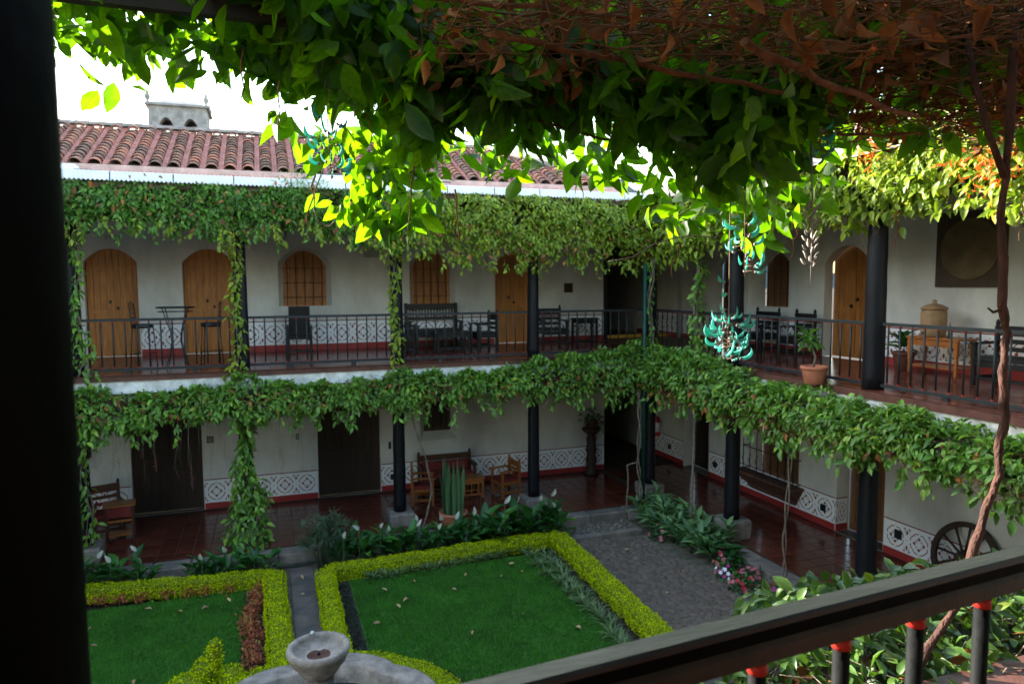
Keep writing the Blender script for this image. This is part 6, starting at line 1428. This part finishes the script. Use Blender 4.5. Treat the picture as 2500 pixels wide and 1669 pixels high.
tip = rnd_dirs(n)*1.0+np.array([-.1,-.05,-.85]); nrm = rnd_dirs(n)*.85+np.array([-.40,.65,.40]); fr = leaf_frames(pos, tip, nrm); sz = .08+.15*RNG.uniform(0,1,n)**.8
shapes = [leaf_template(w_, f_, d_) for w_, f_, d_ in ((.50,.08,.12),(.44,.12,.25),(.56,.06,.05),(.47,.10,-.12))]
clm = [tpl_mesh('leaf', s_, 'canopy_leaf') for s_ in shapes]
order = np.argsort(u+RNG.uniform(0,.12,n)); off = -root_loc(t)
for k, i in enumerate(order[:300]):
    M = Matrix.Identity(4)
    for r_ in range(3):
        for c_ in range(3): M[r_][c_] = fr[i][r_][c_]*sz[i]*1.08
    M.translation = Vector(pos[i])+off; link_mesh('leaf', clm[k % 4], t, M)
rest = order[300:]
for q in range(4): ii = rest[q::4]; leaf_obj('foliage', shapes[q], pos[ii], fr[ii], sz[ii], 'canopy_leaf', t)
# brown mat of stems and dead leaves under the pergola
mb = tangle(1500, ((.75,1.2,2.56),(5.2,3.9,2.80)), (.5,1.6), (.0016,.0050), .22, 7, 4, None, .32)
tangle(420, ((1.9,.7,2.45),(4.6,1.9,2.70)), (.4,1.2), (.0016,.0045), .25, 7, 4, mb, .35)
o = mb.build('stem_mat', 'twig', t); o['kind'] = 'stuff'
n = 1300; pos = np.stack([RNG.uniform(.6,5,n), RNG.uniform(1.6,3.9,n), RNG.uniform(2.50,2.86,n)], -1); d = rnd_dirs(n)+np.array([0,0,-.8])
leaf_obj('dead_leaves', leaf_template(.50,.16,.55), pos, leaf_frames(pos, d, rnd_dirs(n)), RNG.uniform(.05,.12,n), 'dry_leaf', t)
for k, (a_, b_, c_, r_) in enumerate((((.9,2.9,2.62),(1.6,2.75,2.50),(2.3,2.7,2.44),.016), ((1.2,3.3,2.60),(2.1,3.2,2.42),(2.9,3.1,2.46),.012), ((.2,3.0,2.74),(1.2,2.6,2.66),(2.6,2.5,2.60),.013), ((1.8,2.4,2.52),(2.6,2.6,2.40),(3.3,2.9,2.44),.018), ((.6,3.6,2.6),(1.4,3.7,2.45),(2.0,3.6,2.35),.010), ((.1,3.2,2.85),(.7,2.7,2.72),(1.5,2.4,2.76),.015), ((2.2,3.3,2.5),(3.0,3.4,2.38),(3.8,3.3,2.48),.012), ((.3,3.6,2.75),(.5,3.7,2.5),(.62,3.9,2.25),.004))):
    m = MB(); A, B, D_ = Vector(a_), Vector(b_), Vector(c_); Q = []
    for i in range(13): f_ = i/12; Q.append(A*(1-f_)**2+B*2*f_*(1-f_)+D_*f_**2+Vector(rnd_dirs(1)[0])*.012)
    m.tube(Q, [r_*(1-.35*i/12) for i in range(13)], 8); m.build('branch', 'twig', t)
# drooping shoots at the fringe
m = MB()
for (px_, y0, y1, D_) in ((560,110,260,3.5),(640,190,300,3.5),(720,400,520,3.4),(950,380,545,3.3),(1040,430,560,3.2),(1560,560,640,3.2),(1830,520,600,3.0),(2060,480,560,2.8)):
    p0 = CAM+D_*px_ray(px_*1.0643, y0*1.0643); p1 = CAM+D_*px_ray((px_+random.uniform(-25,25))*1.0643, y1*1.0643); Q = [p0.lerp(p1, i/5)+Vector(rnd_dirs(1)[0])*.012 for i in range(6)]; m.tube(Q, [.005-.0005*i for i in range(6)], 5)
m.build('shoots', 'twig', t)['kind'] = 'stuff'
# pergola timbers and posts carrying it
t = thing('pergola', 'dark timber pergola hidden above the jade vine', 'pergola', (1.5, 2.5, 3.0)); 
for yy in (1.0, 2.4, 3.9): m = MB(); m.box(-2.5, 6.2, yy-.03, yy+.03, 2.90, 2.98); m.build('beam', 'door_dark', t)
for k in range(9): m = MB(); xx = -2.2+k; m.box(xx-.025, xx+.025, .5, 4.3, 2.985, 3.03); m.build('rafter', 'door_dark', t)

# --- jade flower racemes
cl = MB(); K = 9; v = []; ns = 6
for i in range(K):
    f_ = i/(K-1); a = f_*2.3; px_, pz_ = .5*math.sin(a)*1.0, .62*(1-math.cos(a))*.8; r_ = .125*math.sin(math.pi*min(1, .18+.82*f_))**.7*(1-f_**6)+.004
    tx, tz = math.cos(a), math.sin(a); nx, nz = -tz, tx
    for j in range(ns):
        b_ = 2*math.pi*j/ns; v.append((px_+nx*r_*math.cos(b_), r_*.55*math.sin(b_), pz_+nz*r_*math.cos(b_)))
cl.add(v, [(i*ns+j, i*ns+(j+1)%ns, (i+1)*ns+(j+1)%ns, (i+1)*ns+j) for i in range(K-1) for j in range(ns)], 0, True)
cl.lathe([(.02,-.16),(.10,-.10),(.12,-.02),(.06,.05)], (0,0,0), 6, 1)
clme = bpy.data.meshes.new('flower'); clme.from_pydata(cl.v, [], cl.f); clme.materials.append(MATS['jade']); clme.materials.append(MATS['jade_calyx']); clme.polygons.foreach_set('material_index', cl.m); clme.polygons.foreach_set('use_smooth', cl.sm); clme.update()
def raceme(label, P, flowers, mm='jade_stem', size=.074):
    t = thing('jade_flower', label, 'flower', P[-1], 0, 'jade vine flower strings'); m = MB(); m.tube(P, [.0032]*(len(P)-1)+[.002], 6)
    base = Vector(P[-1])
    pos = []
    for (z0, z1, n, rad) in flowers:
        for i in range(n):
            f_ = (i+random.random())/n; z = z0+(z1-z0)*f_; a = random.uniform(0,6.28); r_ = rad*random.uniform(.35,1)
            seg = [q for q in P]; c = None
            for A, B in zip(P[:-1], P[1:]):
                if min(A[2],B[2])-1e-6 <= z <= max(A[2],B[2])+1e-6: c = Vector(A).lerp(Vector(B), (z-A[2])/(B[2]-A[2]) if abs(B[2]-A[2]) > 1e-6 else 0); break
            if c is None: c = Vector((base.x, base.y, z))
            p = c+Vector((math.cos(a)*r_, math.sin(a)*r_, 0)); m.tube([c, (c+p)/2+Vector((0,0,.006)), p], [.002,.0016,.0016], 4); pos.append((p, a))
    m.build('stalk', mm, t)
    for p, a in pos:
        o_ = Vector((math.cos(a), math.sin(a), 0)); x = (o_*.75+Vector((0,0,random.uniform(-.5,.15)))+Vector(rnd_dirs(1)[0])*.3).normalized(); zz = Vector((0,0,1))+Vector(rnd_dirs(1)[0])*.35; zz = (zz-x*zz.dot(x)).normalized(); y = zz.cross(x); s = size*random.uniform(.8,1.15); M = Matrix.Identity(4)
        for c_, vv in enumerate((x, y, zz)):
            for r2 in range(3): M[r2][c_] = vv[r2]*s
        M.translation = p-base; link_mesh('flower', clme, t, M)
    return t
raceme('large turquoise jade flower bunch hanging at centre right, nearest and fullest', [(2.394,3.264,2.941),(2.388,3.251,1.975),(2.365,3.213,1.455),(2.35,3.2,1.175)], [(1.163,1.379,42,0.105),(1.302,1.429,8,0.064),(1.48,1.607,2,0.038)])
raceme('turquoise jade flower string just right of the full bunch', [(2.47,3.232,2.877),(2.464,3.226,2.052),(2.451,3.2,1.607)], [(1.62,1.912,22,0.079)])
raceme('turquoise jade flower string at upper left against the tiled roof', [(0.343,4,2.877),(0.343,4,2.496),(0.356,3.975,2.141)], [(2.153,2.471,26,0.095)])
raceme('shaded turquoise jade flower string under the canopy at right', [(2.807,3.175,3.068),(2.807,3.15,2.509),(2.807,3.124,2.217)], [(2.191,2.522,34,0.108)])
# seed-like bud string
t = thing('bud_string', 'purplish string of unopened buds hanging at right below the canopy', 'flower', (2.781, 3.073, 1.544)); m = MB(); m.tube([(2.807,3.124,3.068),(2.807,3.118,2.242),(2.807,3.099,1.925),(2.781,3.073,1.544)], [.005,.004,.0045,.002], 6); m.build('stalk', 'jade_calyx', t)
bd = MB(); bd.lathe([(.05,0),(.14,.25),(.17,.55),(.11,.85),(.02,1)], (0,0,0), 6); bdm = bpy.data.meshes.new('bud'); bdm.from_pydata(bd.v, [], bd.f); bdm.materials.append(MATS['bud']); bdm.polygons.foreach_set('use_smooth', bd.sm); bdm.update()
for k in range(34):
    z = 1.645+.33*k/34; a = k*2.4; c = Vector((2.79,3.09,z)); p = c+Vector((math.cos(a)*.02, math.sin(a)*.02, .012)); d = Vector((math.cos(a)*.7, math.sin(a)*.7, .9)); link_mesh('bud', bdm, t, frame_mat(p-Vector((2.781,3.073,1.544)), d.orthogonal(), d, random.uniform(.036,.053)))
t = thing('wiry_vine', 'pale wiry runner crossing in front of the corner vine', 'vine', (1.3, 2.8, 1.75)); m = MB(); m.tube([CAM+2.9*px_ray(a*1.0643, b_*1.0643) for a, b_ in ((1395,600),(1450,590),(1500,560),(1550,545),(1590,540),(1640,545),(1662,520))], .0028, 5); m.build('stem', 'vine_stem', t)
t = thing('wiry_vine', 'curled dry runner hanging left of the jade flowers', 'vine', (.2, 3.1, 1.7)); m = MB(); m.tube([CAM+3.1*px_ray(a*1.0643, b_*1.0643) for a, b_ in ((742,385),(722,440),(720,480),(730,510),(755,520),(770,505))], .003, 5); m.build('stem', 'vine_stem', t)
